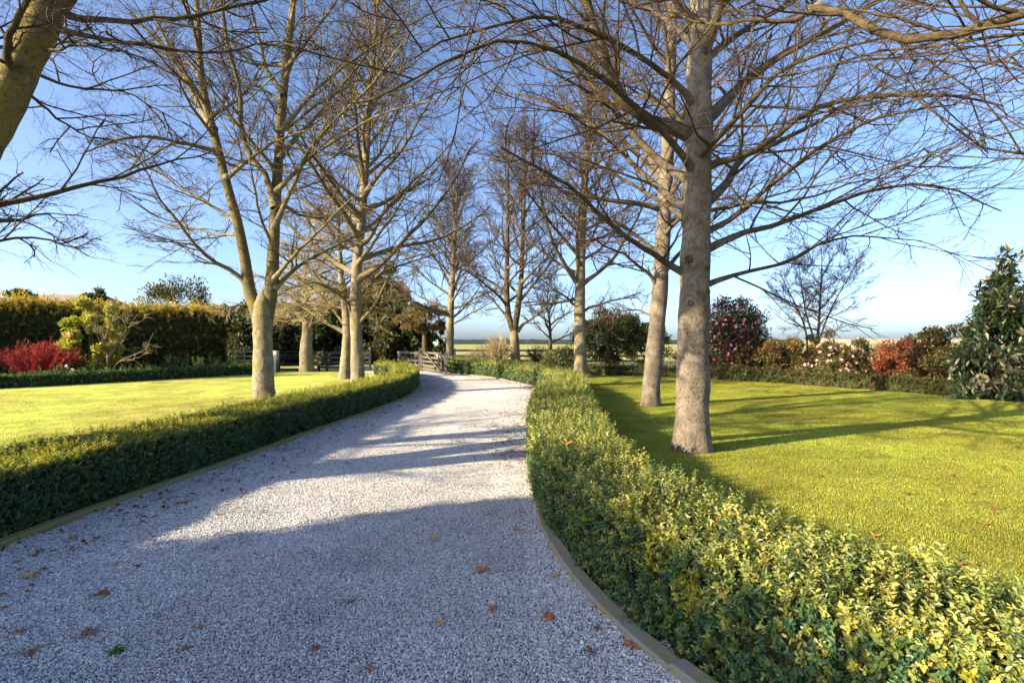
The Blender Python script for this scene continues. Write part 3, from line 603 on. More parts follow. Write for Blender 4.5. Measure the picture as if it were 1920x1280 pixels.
# L2: straight pale trunk
d = 19.8
tr = px([(671, 726), (670, 680), (668, 620), (667, 550), (672, 470), (680, 390), (686, 300), (692, 200), (700, 110), (707, 20), (712, -50)], d); tr[0][2] = -.03
lim = [(px([(667, 610), (650, 570, -.2), (625, 545, -.6), (590, 530, -1), (540, 540, -1.4)], d), .07, .015), (px([(668, 612), (700, 575, -.3), (720, 530, -.6), (735, 490, -1), (745, 460, -1.2)], d), .06, .02),
       (px([(668, 565), (690, 540, .4), (720, 510, .8), (780, 490, 1.2), (830, 470, 1.6)], d), .06, .02)]
make_tree('bare_tree', 'straight pale trunked bare tree rising behind the left hedge', G(671, 721.5),
   [(tr, [.26, .235, .215, .195, .17, .15, .135, .11, .085, .06, .03])], lim, [(0, .26, .97, 46, 5.6, 2.2, 24, 58)], (12, 2, 4), ('trunk', 'limb', 'twig_mid'), 27, ROWL, flare=.12, upb=.05, rt=(.026, .010, .0055))
# L3, L4: paler low trees behind
d = 22.6
tr = px([(646, 714), (649, 670), (652, 620), (648, 580), (640, 520), (636, 450), (634, 400)], d); tr[0][2] = -.03
lim = [(px([(650, 625), (610, 605), (560, 575, .4), (520, 580, .8)], d), .08, .02), (px([(650, 615), (620, 575), (590, 540, -.4), (560, 520, -.8)], d), .07, .02), (px([(650, 600), (690, 570, .4), (730, 560, 1), (760, 580, 1.2)], d), .06, .02)]
make_tree('bare_tree', 'short pale bare tree with drooping tan twigs close behind the straight trunk', G(646, 712),
   [(tr, [.25, .22, .21, .17, .13, .08, .04])], lim, [(0, .4, .97, 20, 3.0, 1.6, 20, 55)], (9, 5, 4), ('trunk', 'limb', 'twig_tan'), 28, ROWL, flare=.12, upb=-.01, rt=(.03, .012, .007))
d = 28.0
tr = px([(575, 699), (574, 660), (576, 620), (575, 590), (572, 540), (570, 500)], d); tr[0][2] = -.03
make_tree('bare_tree', 'low spreading bare tree with tan twigs in front of the black fence', G(575, 698),
   [(tr, [.36, .32, .26, .22, .14, .05])], [], [(0, .48, .97, 26, 4.3, 2.4, 12, 45)], (9, 5, 4), ('trunk', 'limb', 'twig_tan'), 29, ROWL, flare=.12, upb=-.015, rt=(.035, .014, .009))
# L0: the near tree leaning into the picture at top left
d = 4.8
tr = [np.array([-5.75, 4.8, -.03]), np.array([-5.73, 4.8, .8]), np.array([-5.6, 4.8, 1.7]), np.array([-5.25, 4.8, 2.6])]+px([(-6, 214), (23, 160), (62, 82), (95, 0), (140, -120, -.25), (166, -260, -.17), (178, -420, -.25), (186, -600, -.2), (192, -900, -.2)], d)
s2 = [np.array([-5.73, 4.85, .8]), np.array([-5.85, 5.02, 1.6]), np.array([-6.15, 5.25, 2.5]), np.array([-6.6, 5.6, 3.8]), np.array([-7.1, 6.5, 6]), np.array([-7.4, 6.7, 8])]
lim = [
 (px([(103, 22), (150, 37, .1), (250, 38, .3), (330, 38, .5), (400, 25, .7), (480, 12, .9), (570, -15, 1.2)], d), .026, .012),
 (px([(88, 50), (150, 66, .2), (250, 86, .5), (330, 105, .8), (420, 106, 1.2), (500, 100, 1.5), (570, 112, 1.8)], d), .022, .008),
 (px([(70, 92), (110, 95, -.1), (150, 84, -.3), (205, 74, -.5)], d), .014, .005),
 (px([(52, 130), (110, 157, .3), (180, 168, .7), (230, 185, 1.2), (330, 230, 1.8)], d), .014, .005),
 (px([(28, 150), (18, 110, -.2), (28, 55, -.3), (45, 0, -.4), (50, -60, -.4)], d), .035, .018),
 ([np.array([-5.3, 4.8, 2.5])]+px([(-60, 398, .2), (0, 378, .3), (80, 362, .5), (200, 346, .9), (290, 325, 1.3), (395, 290, 1.8)], d), .035, .006),
 ([np.array([-5.4, 4.8, 2.2])]+px([(-80, 470, .5), (0, 451, .7), (60, 442, .9), (180, 450, 1.2)], d), .025, .005),
 (px([(35, 160), (80, 200, .8), (150, 250, 1.5), (250, 280, 2.2)], d), .02, .005)]
make_tree('bare_tree', 'thick lichened limb of a bare tree leaning in at the top left corner', (-5.75, 4.8),
   [(tr, [.30, .275, .25, .20, .152, .145, .14, .15, .19, .20, .19, .17, .12]), (s2, [.27, .26, .22, .15, .10, .05])], lim, [(0, .6, .98, 12, 2.8, 1.8, 5, 50), (1, .3, .98, 8, 2.6, 1.6, 5, 50)], (8, 3, 4), ('trunk_lichen', 'limb_dark', 'twig_low'), 30, ROWL, flare=.3, upb=.015)
tr = [np.array(q) for q in ((-11.6, 3.7, -.03), (-11.6, 3.7, 1.2), (-11.55, 3.75, 2.6), (-11.5, 3.8, 4.2), (-11.5, 3.8, 6), (-11.4, 3.9, 8), (-11.4, 3.9, 10))]  # unseen tree, added to throw branch shadows across the drive
make_tree('bare_tree', 'unseen bare tree added for its shadows, further left than the near leaning tree', (-11.6, 3.7), [(tr, [.30, .27, .25, .22, .17, .11, .04])], [], [(0, .16, .97, 30, 4.2, 1.8, 15, 58)], (9, 2, 3), ('trunk', 'limb_dark', 'twig_mid'), 33, ROWL, flare=.25, upb=.03)
# R0: the tree beside the camera whose branches hang in at the top right
tr = [np.array(q) for q in ((4.75, 1.5, -.03), (4.75, 1.5, 1.0), (4.72, 1.52, 2.2), (4.7, 1.55, 3.5), (4.7, 1.6, 5), (4.75, 1.6, 7), (4.8, 1.6, 9.5))]
lim = [
 ([np.array([4.7, 1.55, 3.3])]+px([(1985, 20, .0), (1920, 40), (1850, 62, .2), (1760, 72, .3), (1690, 66, .5), (1640, 38, .7), (1590, 12, .9), (1540, 8, 1.1)], 4.0), .055, .030),
 ([np.array([4.7, 1.55, 3.1])]+px([(1960, 62, .3), (1850, 78, .4), (1760, 92, .6), (1690, 92, .8), (1620, 105, 1), (1540, 130, 1.2), (1470, 145, 1.4)], 4.2), .03, .008),
 ([np.array([4.7, 1.55, 2.6])]+px([(1990, 300, .5), (1920, 288, .6), (1870, 285, .8), (1820, 262, 1), (1760, 215, 1.2), (1700, 175, 1.4), (1640, 150, 1.6)], 4.6), .026, .008),
 ([np.array([4.7, 1.55, 3.0])]+px([(1980, 130, .5), (1900, 120, .8), (1810, 118, 1), (1720, 108, 1.4), (1600, 120, 1.8)], 4.8), .022, .006),
 (px([(1540, 8, 1.1), (1480, 42, 1.2), (1400, 38, 1.3), (1320, 30, 1.5), (1250, 0, 1.7)], 4.0), .026, .010),
 ([np.array([4.7, 1.55, 3.6])]+px([(1990, -40, .4), (1900, 5, .6), (1800, 15, .8), (1700, 10, 1), (1600, -10, 1.2)], 4.4), .03, .008)]
make_tree('bare_tree', 'bare branches reaching in from the top right corner', (4.75, 1.5), [(tr, [.27, .25, .23, .2, .16, .1, .04])], lim,
   [(0, .5, .98, 8, 2.6, 1.6, 20, 55)], (9, 3, 4), ('trunk_grey', 'limb_dark', 'twig_low'), 31, ROWR, flare=.3, upb=.0)

# slender bare trees behind the beds
d = 31
tr = px([(1532, 641+1600/d), (1533, 640), (1536, 600), (1538, 560), (1541, 510), (1540, 465)], d); tr[0][2] = -.02
sA = px([(1532, 660), (1524, 630), (1512, 590), (1503, 540), (1497, 490)], d); sB = px([(1533, 650), (1546, 610), (1566, 565), (1592, 520), (1610, 492)], d); sC = px([(1514, 641+1600/d), (1512, 630), (1500, 590), (1478, 545), (1460, 510)], d)
make_tree('bare_tree', 'slender multi stemmed bare tree fanning out behind the pink flowering shrub', (float(tr[0][0]), d), [(tr, [.10, .085, .07, .055, .035, .012]), (sA, [.06, .055, .045, .03, .012]), (sB, [.05, .045, .035, .025, .010]), (sC, [.055, .05, .04, .03, .01])], [],
   [(0, .3, .95, 14, 3.2, 1.3, 25, 55), (1, .3, .95, 11, 2.8, 1.2, 25, 55), (2, .3, .95, 11, 2.6, 1.2, 20, 50), (3, .3, .95, 11, 2.8, 1.2, 20, 50)], (8, 2, 3), ('limb_dark', 'limb_dark', 'twig_far'), 41, 'slender bare trees behind the shrub beds', False, upb=.03, flare=.05, rt=(.018, .011, .008), ang=(.6, .6, .6))
d = 37
tr = px([(1032, 641+1600/d), (1032, 640), (1030, 600), (1026, 570), (1030, 530)], d); tr[0][2] = -.02
make_tree('bare_tree', 'small bare tree between the far bend and the round evergreen', (float(tr[0][0]), d), [(tr, [.13, .11, .08, .05, .02])], [], [(0, .28, .95, 18, 3.0, 1.4, 28, 62)], (7, 2, 2), ('limb_dark', 'limb_dark', 'twig_far'), 43, 'slender bare trees behind the shrub beds', False, upb=.04, flare=.05, rt=(.02, .012, .009), ang=(.6, .6, .6))

# ------------------------------------------------------------------ shrubs and evergreen trees
def shrub(name, label, cx, cy, rx, ry, z0, h, n, ls, pal, wts, seed, cat='shrub', group=None, mat='dull_leaf', clumps=40, droop=0, flowers=None, stems=7, stem_mat='limb_dark', trunk=None, aspect=.45, shape='dome', shell=.55):
    rng = np.random.default_rng(seed); org = np.array([cx, cy, 0.]); root = empty(name, org.tolist(), label, cat, group)
    d = nrm(rng.normal(size=(clumps, 3))); rad = shell+(1-shell)*rng.random(clumps)**.6
    if shape == 'dome': d[:, 2] = np.abs(d[:, 2])*1.0-.25*(rng.random(clumps) < .5); C = d*rad[:, None]*np.array([rx, ry, h*.86])+np.array([0, 0, z0+.12*h])
    elif shape == 'cone':
        f = rng.random(clumps)**1.4; a = rng.random(clumps)*6.28; w = (1-f*.93)*rad; C = np.c_[np.cos(a)*w*rx, np.sin(a)*w*ry, z0+f*h*.96]
    else: C = d*rad[:, None]*np.array([rx, ry, h*.48])+np.array([0, 0, z0+h*.5])
    C[:, 2] = np.clip(C[:, 2], z0+.05*h, z0+h)
    cs = (.20+.16*rng.random(clumps))*min(rx, ry, h*.6); k = rng.integers(0, clumps, n)
    P = C[k]+nrm(rng.normal(size=(n, 3)))*(1.12*cs[k]*rng.random(n)**.45)[:, None]*np.array([1, 1, .8])
    P[:, 2] = np.maximum(P[:, 2], .06)
    out = nrm(P-np.array([0, 0, z0+h*.35])); D = nrm(out*.7+rng.normal(0, .6, (n, 3))+np.array([0, 0, .25-droop])); N = nrm(out+np.array([0, 0, .8])+rng.normal(0, .5, (n, 3)))
    L = ls*(.7+.6*rng.random(n)); V, Fc = leaves(P, D, N, L, L*aspect, .15)
    cc = pick(rng, clumps, pal, wts)[k]*.3+pick(rng, n, pal, wts)*.7
    if trunk:
        tp = spline([(0, 0, -.02), (.03*rx, 0, z0*.5), (0, .02, z0+h*.45)], 12); Vt, Ft = tubes(tp[None], np.linspace(trunk, trunk*.5, 12)[None], 10)
        link('trunk', mesh('trunk', Vt, Ft, M[stem_mat], smooth=True), root)
    P0 = np.zeros((min(stems, clumps), 8, 3)); ks = rng.choice(clumps, len(P0), replace=False)
    for i, q in enumerate(ks):
        b0 = np.array([*(rng.normal(0, .10, 2)*rx*.6), -.02]) if not trunk else np.array([0, 0, z0+h*.1*rng.random()])
        mid = b0*.4+C[q]*.6*np.array([.7, .7, 1])+np.array([0, 0, -.05]); P0[i] = spline([b0, mid, C[q]], 8)
    Vt, Ft = tubes(P0, np.linspace(.035, .012, 8)[None].repeat(len(P0), 0)*max(.6, h/3), 6); link('stems', mesh('stems', Vt, Ft, M[stem_mat], smooth=True), root)
    link('foliage', mesh('foliage', V, Fc, M[mat], np.repeat(cc, 4, 0)), root, kind='stuff')
    if flowers:
        cnt, fs, fpal = flowers; kk = rng.integers(0, clumps, cnt*4); Q = C[kk]+nrm(rng.normal(size=(cnt*4, 3)))*cs[kk][:, None]*1.0
        o_ = nrm(Q-np.array([0, 0, z0+h*.3])); Q = Q[(o_[:, 1] < .35) & (Q[:, 2] > .1)][:cnt]; m_ = len(Q); o_ = nrm(Q-np.array([0, 0, z0+h*.3])); o_ = nrm(o_+np.array([0, -.5, .1]))
        Q = Q+o_*fs*.6; S = nrm(np.cross(o_, np.array([0, 0, 1.]))); U = np.cross(S, o_); VV, FF, CC, off = [], [], [], 0; fc = pick(rng, m_, fpal, [1]*len(fpal))
        for q in range(7):
            a = q*2*math.pi/7; Dq = S*math.cos(a)+U*math.sin(a)+o_*.35; l = np.full(m_, fs)*(.8+.4*rng.random(m_))
            Vq, Fq = leaves(Q, Dq, o_, l, l*.8, .1); VV.append(Vq); FF.append(Fq+off); off += len(Vq); CC.append(np.repeat(fc, 4, 0))
        link('flowers', mesh('flowers', np.concatenate(VV), np.concatenate(FF), M['petal'], np.concatenate(CC)), root, kind='stuff')
    return root
def at(pxx, d): return (pxx-960)/F*d
DARK = [(.016, .030, .012), (.030, .050, .018), (.052, .075, .024), (.09, .085, .028)]
GREEN = [(.055, .085, .025), (.10, .13, .036), (.17, .17, .05)]
BROWN = [(.26, .08, .05), (.30, .14, .06), (.15, .14, .045), (.10, .12, .035)]
PINK = [(.75, .22, .36), (.80, .42, .50), (.62, .14, .28)]
# right bed, far to near
shrub('rhododendron', 'broad pale leaved shrub between the far bend and the round evergreen', at(1052, 28.5), 28.5, 1.1, 1.0, .0, 1.75, 3200, .17, GREEN+[(.16, .18, .10)], [2, 3, 3, 2], 51, mat='glossy_leaf', aspect=.32)
shrub('evergreen_tree', 'round dark evergreen tree behind the bend of the right hedge', at(1140, 28), 28, 1.75, 1.6, .55, 2.75, 14000, .15, DARK+[(.09, .085, .03)], [2, 3, 3, 2, 1], 52, 'tree', trunk=.09, clumps=70, shape='ball')
shrub('evergreen_shrub', 'smaller olive evergreen between the round evergreen and the leaning trunk', at(1212, 27.4), 27.4, 1.15, 1.1, .35, 2.2, 8000, .14, GREEN+[(.13, .09, .035)], [2, 3, 2, 2], 53, trunk=.06, shape='ball')
shrub('camellia', 'tall camellia with pink flowers just right of the large grey trunk', at(1378, 24), 24, 1.3, 1.2, .2, 3.45, 14000, .13, DARK+[(.13, .035, .055), (.19, .055, .08)], [3, 3.5, 2.5, .8, 1.4, .6], 54, mat='glossy_leaf', flowers=(220, .075, PINK), clumps=110, shape='ball', shell=.15)
shrub('shrub', 'brownish green shrub between the camellia and the pink flowering shrub', at(1455, 23.0), 23.0, 2.0, 1.0, 0, 2.05, 15000, .12, BROWN+GREEN, [2, 2, 2, 2, 1, 2, 2], 55, clumps=60)
shrub('flowering_shrub', 'wide low shrub covered in pale pink flowers at the right border', at(1588, 21), 21, 1.65, .9, 0, 1.9, 13000, .11, GREEN+[(.20, .10, .07), (.11, .07, .035)], [2, 3, 2, 2, 2], 56, flowers=(230, .07, [(.85, .55, .58), (.80, .42, .52), (.85, .66, .60)]), clumps=60)
shrub('shrub', 'rust red twiggy shrub right of the pale pink flowering shrub', at(1690, 19.5), 19.5, .95, .8, 0, 1.65, 8000, .10, [(.22, .055, .025), (.15, .05, .03), (.28, .10, .04)], [2, 2, 1], 57)
shrub('shrub', 'dark bronze leaved shrub left of the tall drooping magnolia', at(1765, 18), 18, 1.15, .9, 0, 2.1, 12000, .11, BROWN+DARK[:3], [2, 1, 2, 2, 2, 2, 2], 58)
shrub('leafy_plant', 'small lime green plant in front of the rust red shrub', at(1695, 17.6), 17.6, .42, .4, 0, .62, 700, .15, [(.20, .26, .03), (.10, .16, .03)], [2, 2], 59, 'plant', stems=4, clumps=12)
shrub('magnolia', 'tall evergreen magnolia with drooping leaves and tan undersides at right edge', at(1872, 15.2), 15.2, 1.75, 1.2, .15, 2.9, 4200, .25, [(.020, .040, .018), (.035, .06, .022), (.06, .09, .03), (.34, .26, .16), (.42, .35, .24)], [4, 4, 2.5, .9, .5], 60, 'tree', mat='glossy_leaf', clumps=85, droop=.75, aspect=.36, shape='cone', trunk=.09, shell=.35)
MAG = shrub('magnolia', 'spiry top magnolia rising highest at the right edge', at(1892, 16.2), 16.2, 1.25, 1.1, 1.1, 3.2, 2300, .27, [(.020, .040, .018), (.035, .06, .022), (.06, .09, .03), (.30, .23, .14), (.38, .32, .22)], [4, 4, 2.5, 1.6, 1], 61, 'tree', mat='glossy_leaf', clumps=50, droop=.8, aspect=.36, shape='cone', trunk=.08, shell=.4)
shrub('shrub', 'brown leaved shrub hidden behind the large grey trunk at the border', at(1310, 25.5), 25.5, 1.1, .9, 0, 1.8, 7000, .12, GREEN+BROWN, [2, 2, 2, 1, 1, 1, 1], 62)
for q, (xx, dd, rx, hh, pal_, lab) in enumerate(((1405, 26.5, 1.5, 2.05, BROWN[:2]+GREEN, 'mauve brown shrub at the back of the border right of the camellia'), (1492, 25.5, 1.5, 2.0, GREEN+BROWN[2:], 'dull green shrub at the back of the border below the fanned bare tree'), (1548, 24.5, 1.3, 2.0, BROWN+GREEN[:1], 'brown shrub at the back of the border behind the pale pink flowers'), (1640, 23.0, 1.4, 1.95, BROWN+DARK[:2], 'dark mauve shrub at the back of the border behind the rust red one'), (1722, 21.5, 1.3, 1.95, GREEN+BROWN[:1], 'green brown shrub at the back of the border left of the magnolia'))):
    shrub('shrub', lab, at(xx, dd), dd, rx, .8, 0, hh, 8000, .13, pal_, [1]*len(pal_), 160+q, clumps=55, shell=.3)
# left bed
DOG = empty('dogwood', (at(75, 21.0), 21.0, 0), 'red stemmed twiggy shrub in front of the tall hedge', 'shrub')
rng = np.random.default_rng(71); nS = 170; a = rng.random(nS)*6.28; r_ = rng.random(nS)**.5
base_ = np.c_[np.cos(a)*r_*.5, np.sin(a)*r_*.35, np.full(nS, -.02)]; tip = np.c_[np.cos(a)*r_*1.75, np.sin(a)*r_*.8, (1.6-.5*r_**2)*(.75+.22*rng.random(nS))]
Pd = np.stack([base_+(tip-base_)*f*np.array([f**.15, f**.15, 1])+rng.normal(0, .03, (nS, 3))*f for f in np.linspace(0.0001, 1, 9)], 1)
Rd = np.linspace(.014, .006, 9)[None].repeat(nS, 0); Q2, R2, _ = grow(rng, Pd, Rd, 9, .55, .34, 5, .15, .12, .1, .35, .7, .006, .01); Q3, R3, _ = grow(rng, Q2, R2, 4, .6, .5, 3, .15, .1, .1, .2, .8, .006, .01)
V, Fc = tubes(Pd, Rd, 5); link('stems', mesh('stems', V, Fc, M['twig_tan'] if False else M['twig_red'], smooth=True), DOG)
V, Fc = merge([tubes(Q2, R2, 4), tubes(Q3, R3, 3)]); link('twigs', mesh('twigs', V, Fc, M['twig_red'], smooth=True), DOG, kind='stuff')
shrub('magnolia_shrub', 'yellow green leafy shrub with a few pink flowers against the tall hedge', at(172, 22.0), 22.0, 1.2, .8, .3, 3.0, 6500, .16, [(.30, .32, .05), (.40, .38, .07), (.18, .22, .045)], [2, 2, 1.5], 72, flowers=(14, .09, PINK), clumps=34, shape='ball', stem_mat='limb', aspect=.5)
d = 21.6
tr = px([(204, 641+1600/d), (203, 680), (200, 660), (196, 640), (193, 615)], d); tr[0][2] = -.02
lim = [(px([(202, 672), (220, 650), (234, 630, .2), (247, 605, .3), (258, 585, .3)], d), .04, .015), (px([(204, 668), (222, 640), (235, 618), (228, 595), (235, 575)], d), .035, .012),
       (px([(198, 655), (180, 630), (170, 605), (178, 585)], d), .035, .012), (px([(212, 697), (222, 680), (245, 668), (270, 655), (282, 625)], d), .03, .012), (px([(225, 678), (250, 672), (278, 662)], d), .02, .01),
       (px([(240, 615), (262, 605), (280, 592)], d), .022, .01), (px([(196, 640), (208, 610), (230, 590), (250, 575)], d), .025, .01)]
make_tree('bare_magnolia', 'small bare spreading tree with thick pale twigs in front of the tall hedge', (float(tr[0][0]), d), [(tr, [.07, .06, .05, .04, .025])], lim, [(0, .5, .95, 5, 1.0, .7, 30, 60)], (2, 1, 1), ('limb', 'limb', 'twig_tan'), 73, None, False, flare=.1, upb=.06, rt=(.016, .012, .010), lenf=(.35, .4, .4))
for q, (xx, dd, hh) in enumerate(((322, 24.4, .95), (345, 24.9, 1.05), (372, 24.6, .85), (402, 25.4, .85))):
    rr = np.random.default_rng(80+q); n = 26; a = rr.random(n)*6.28; tp = np.c_[np.cos(a)*.35*rr.random(n), np.sin(a)*.3*rr.random(n), hh*(.6+.45*rr.random(n))]; b0 = tp*np.array([.35, .35, 0])+np.array([0, 0, -.02])
    P = np.stack([b0+(tp-b0)*f for f in np.linspace(0, 1, 5)], 1); root = empty('leafy_plant', (at(xx, dd), dd, 0), ('leftmost of four upright green plants below the tall hedge', 'tallest of four upright green plants below the tall hedge', 'third from left of four upright green plants below the tall hedge', 'rightmost of four upright green plants below the tall hedge')[q], 'plant', 'upright green plants below the tall hedge')
    V, Fc = tubes(P, np.full((n, 5), .008), 4); link('stems', mesh('stems', V, Fc, M['limb']), root)
    k = rr.integers(0, n, 900); f = rr.random(900)[:, None]; LP_ = b0[k]+(tp[k]-b0[k])*f; V, Fc = leaves(LP_, rr.normal(size=(900, 3))+np.array([0, 0, .7]), rr.normal(size=(900, 3))+np.array([0, 0, 1]), np.full(900, .10), np.full(900, .03))
    link('foliage', mesh('foliage', V, Fc, M['dull_leaf'], np.repeat(pick(rr, 900, [(.07, .13, .03), (.12, .18, .04), (.05, .09, .025)], [1, 1, 1]), 4, 0)), root, kind='stuff')
shrub('flowering_shrub', 'small dark shrub with white and pink blooms right of the red stems', at(126, 20.6), 20.6, .55, .4, 0, .72, 900, .09, DARK, [2, 2, 1, 1], 75, flowers=(16, .06, [(.8, .78, .72), (.7, .3, .4)]), clumps=14)
# trees peeping over the tall hedge
for q, (xx, tp, dd, rx, pal) in enumerate(((40, 535, 42, 1.3, DARK), (180, 540, 40, 1.0, DARK), (338, 520, 38, 2.2, DARK+[(.14, .085, .03)]))):
    z = EYE+(HOR-tp)/F*dd
    shrub('evergreen_tree', ('small dark evergreen tip above the left end of the tall hedge', 'small dark evergreen tip right of the house roof', 'bushy dark conifer top above the tall hedge')[q], at(xx, dd), dd, rx, rx, .8, z-.8, 9000, .20, pal, [2, 2, 2, 1]+([2] if len(pal) > 4 else []), 90+q, 'tree', 'evergreens behind the tall hedge', trunk=.15, clumps=50, shape='ball')
# dark evergreens behind the fences
EV = [(470, 36, 2.6, 4.6, 'dark evergreen at the end of the tall hedge'), (545, 37, 2.6, 4.4, 'dark evergreen behind the black fence posts'), (620, 38, 2.8, 5.6, 'dark evergreen behind the low spreading bare tree'),
      (705, 38, 2.6, 7.4, 'tallest dark conifer behind the straight pale trunk'), (755, 37, 1.9, 4.6, 'dark evergreen left of the weathered farm gate')]
for q, (xx, dd, rx, hh, lab) in enumerate(EV):
    shrub('evergreen_tree', lab, at(xx, dd), dd, rx, rx*.8, 0, hh, 15000, .30, DARK[:3]+[(.13, .10, .04)], [3, 3, 2, .8 if q != 3 else 1.6], 100+q, 'tree', 'dark evergreens behind the fence', clumps=75, trunk=.2)
for q, (xx, dd, rx, hh, lab) in enumerate(((500, 40, 3.0, 4.2, 'low dark evergreen beyond the pale gate post'), (590, 41, 3.2, 4.6, 'low dark evergreen seen between the pale trunks'), (660, 42, 3.0, 5.0, 'dark evergreen directly behind the straight pale trunk'), (735, 41, 2.4, 6.0, 'dark conifer right of the tallest conifer'))):
    shrub('evergreen_tree', lab, at(xx, dd), dd, rx, rx*.8, 0, hh, 12000, .32, DARK[:3]+[(.13, .10, .04)], [3, 3, 2, .8], 130+q, 'tree', 'dark evergreens behind the fence', clumps=75, trunk=.2)
shrub('flat_topped_tree', 'flat topped brown evergreen overhanging the farm gate', at(795, 35), 35, 1.75, 1.3, 2.3, 1.75, 5200, .16, [(.15, .10, .03), (.20, .13, .045), (.07, .065, .02), (.05, .05, .015)], [2, 2, 1.5, 1], 110, 'tree', trunk=.22, clumps=45, shape='ball', droop=.2)
shrub('evergreen_shrub', 'dark ivy clad shrub behind the farm gate', at(822, 36.5), 36.5, .8, .7, 0, 3.0, 3600, .18, DARK, [2, 2, 2, 1], 111, clumps=30)
# bare brown shrubs in front of the paddock
for q, (xx, dd, rx, hh, lab) in enumerate(((915, 31.5, 1.5, 1.5, 'bare tan twiggy shrub in front of the paddock rails'), (935, 30.6, 1.0, 1.9, 'bare spreading shrub left of the forked tree'), (1015, 32.5, 1.2, 1.4, 'bare brown shrub right of the forked tree'))):
    rr = np.random.default_rng(120+q); n = 46; a = rr.random(n)*6.28; r_ = rr.random(n)**.5; tp = np.c_[np.cos(a)*r_*rx, np.sin(a)*r_*rx*.7, hh*(1-.5*r_**2)*(.75+.4*rr.random(n))]; b0 = tp*np.array([.15, .15, 0])+np.array([0, 0, -.02])
    P = np.stack([b0+(tp-b0)*f*np.array([1, 1, 1])+rr.normal(0, .04, (n, 3))*f for f in np.linspace(0.001, 1, 8)], 1); R = np.linspace(.022, .008, 8)[None].repeat(n, 0)
    root = empty('bare_shrub', (at(xx, dd), dd, 0), lab, 'shrub', 'bare shrubs by the paddock'); V, Fc = tubes(P, R, 5); link('stems', mesh('stems', V, Fc, M['twig_tan' if q < 2 else 'twig'], smooth=True), root)
    Q2, R2, _ = grow(rr, P, R, 8, .6, .4, 5, .2, .06, .1, .3, .7, .008, .012); Q3, R3, _ = grow(rr, Q2, R2, 4, .6, .5, 3, .2, .06, .1, .2, .8, .007, .01)
    V, Fc = merge([tubes(Q2, R2, 4), tubes(Q3, R3, 3)]); link('twigs', mesh('twigs', V, Fc, M['twig_tan' if q < 2 else 'twig'], smooth=True), root, kind='stuff')

# ------------------------------------------------------------------ fences, gates, buildings, horizon
def fence(name, label, pts, heights, rail_z, mat, rail_h=.13, post=.11, group=None):
    org = np.array([*pts[0], 0.]); root = empty(name, org.tolist(), label, 'fence', group)
    for i, (x, y) in enumerate(pts):
        V, Fc = bx(x-post/2, x+post/2, y-post/2, y+post/2, -.03, heights[i]); link('post', mesh('post', V-org, Fc, mat), root)
    for (a, b) in zip(pts[:-1], pts[1:]):
        T = nrm(np.array(b)-np.array(a)); Nn = np.array([T[1], -T[0]]); Nn = Nn if Nn[1] < 0 else -Nn; o_ = Nn*(post/2+.022)
        for j, z in enumerate(rail_z):
            e = .004*((i+j) % 2); V, Fc = beam((a[0]+o_[0]-T[0]*.05, a[1]+o_[1]-T[1]*.05, z), (b[0]+o_[0]+T[0]*.045, b[1]+o_[1]+T[1]*.045, z+e), .038, rail_h); link('rail', mesh('rail', V-org, Fc, mat), root)
    return root
fence('rail_fence', 'black board fence behind the low spreading bare tree', [(at(598, 28.8), 28.8), (at(613, 28.7)-.0, 28.7), (at(694, 28.6), 28.6)], [1.05, 1.08, 1.2], [.22, .48, .74, .99], M['black_board'])
fence('rail_fence', 'weathered board fence bay left of the open farm gate', [(at(748, 30.5), 30.5), (at(779, 30.0), 30.0), (at(792, 29.4), 29.4)], [1.08, 1.08, 1.1], [.28, .56, .98], M['grey_board'])
fence('rail_fence', 'black rail fence along the paddock behind the bare shrubs', [(-3.7+2.6*i, 34.5-.12*i) for i in range(6)], [1.15]*6, [.36, .68, 1.02], M['black_board'], .12)
# weathered farm gate, swung open along the drive edge
ga_, gb_ = np.array([-4.80, 28.5]), np.array([-3.32, 25.5]); T = nrm(gb_-ga_); ang_ = math.atan2(T[1], T[0]); Lg = float(np.linalg.norm(gb_-ga_))
gate = empty('farm_gate', (ga_[0], ga_[1], 0), 'weathered wooden farm gate with diagonal brace, standing open', 'gate', rotz=ang_)
for z in (.16, .36, .56, .78, 1.02): link('rail', mesh('rail', *beam((.05, 0, z), (Lg-.05, 0, z), .035, .10), M['grey_board']), gate)
for x, hh in ((.03, 1.32), (Lg-.04, 1.12), (Lg*.86, 1.06)): link('stile', mesh('stile', *bx(x-.05, x+.05, -.06, -.02, .06, hh), M['grey_board']), gate)
link('brace', mesh('brace', *beam((.06, -.075, 1.27), (Lg-.10, -.075, .14), .03, .10), M['grey_board']), gate)
V, Fc = bx(-.09, .09, -.09, .09, -.03, 1.30); link('gate_post', mesh('gate_post', V, Fc, M['grey_board']), None, (ga_[0]-.12, ga_[1]+.16, 0), 'square weathered post carrying the open farm gate', 'post')
V, Fc = bx(-.07, .07, -.07, .07, -.03, 1.1); link('gate_post', mesh('gate_post', V, Fc, M['grey_board']), None, (-3.15, 25.3, 0), 'weathered post at the free end of the farm gate', 'post')
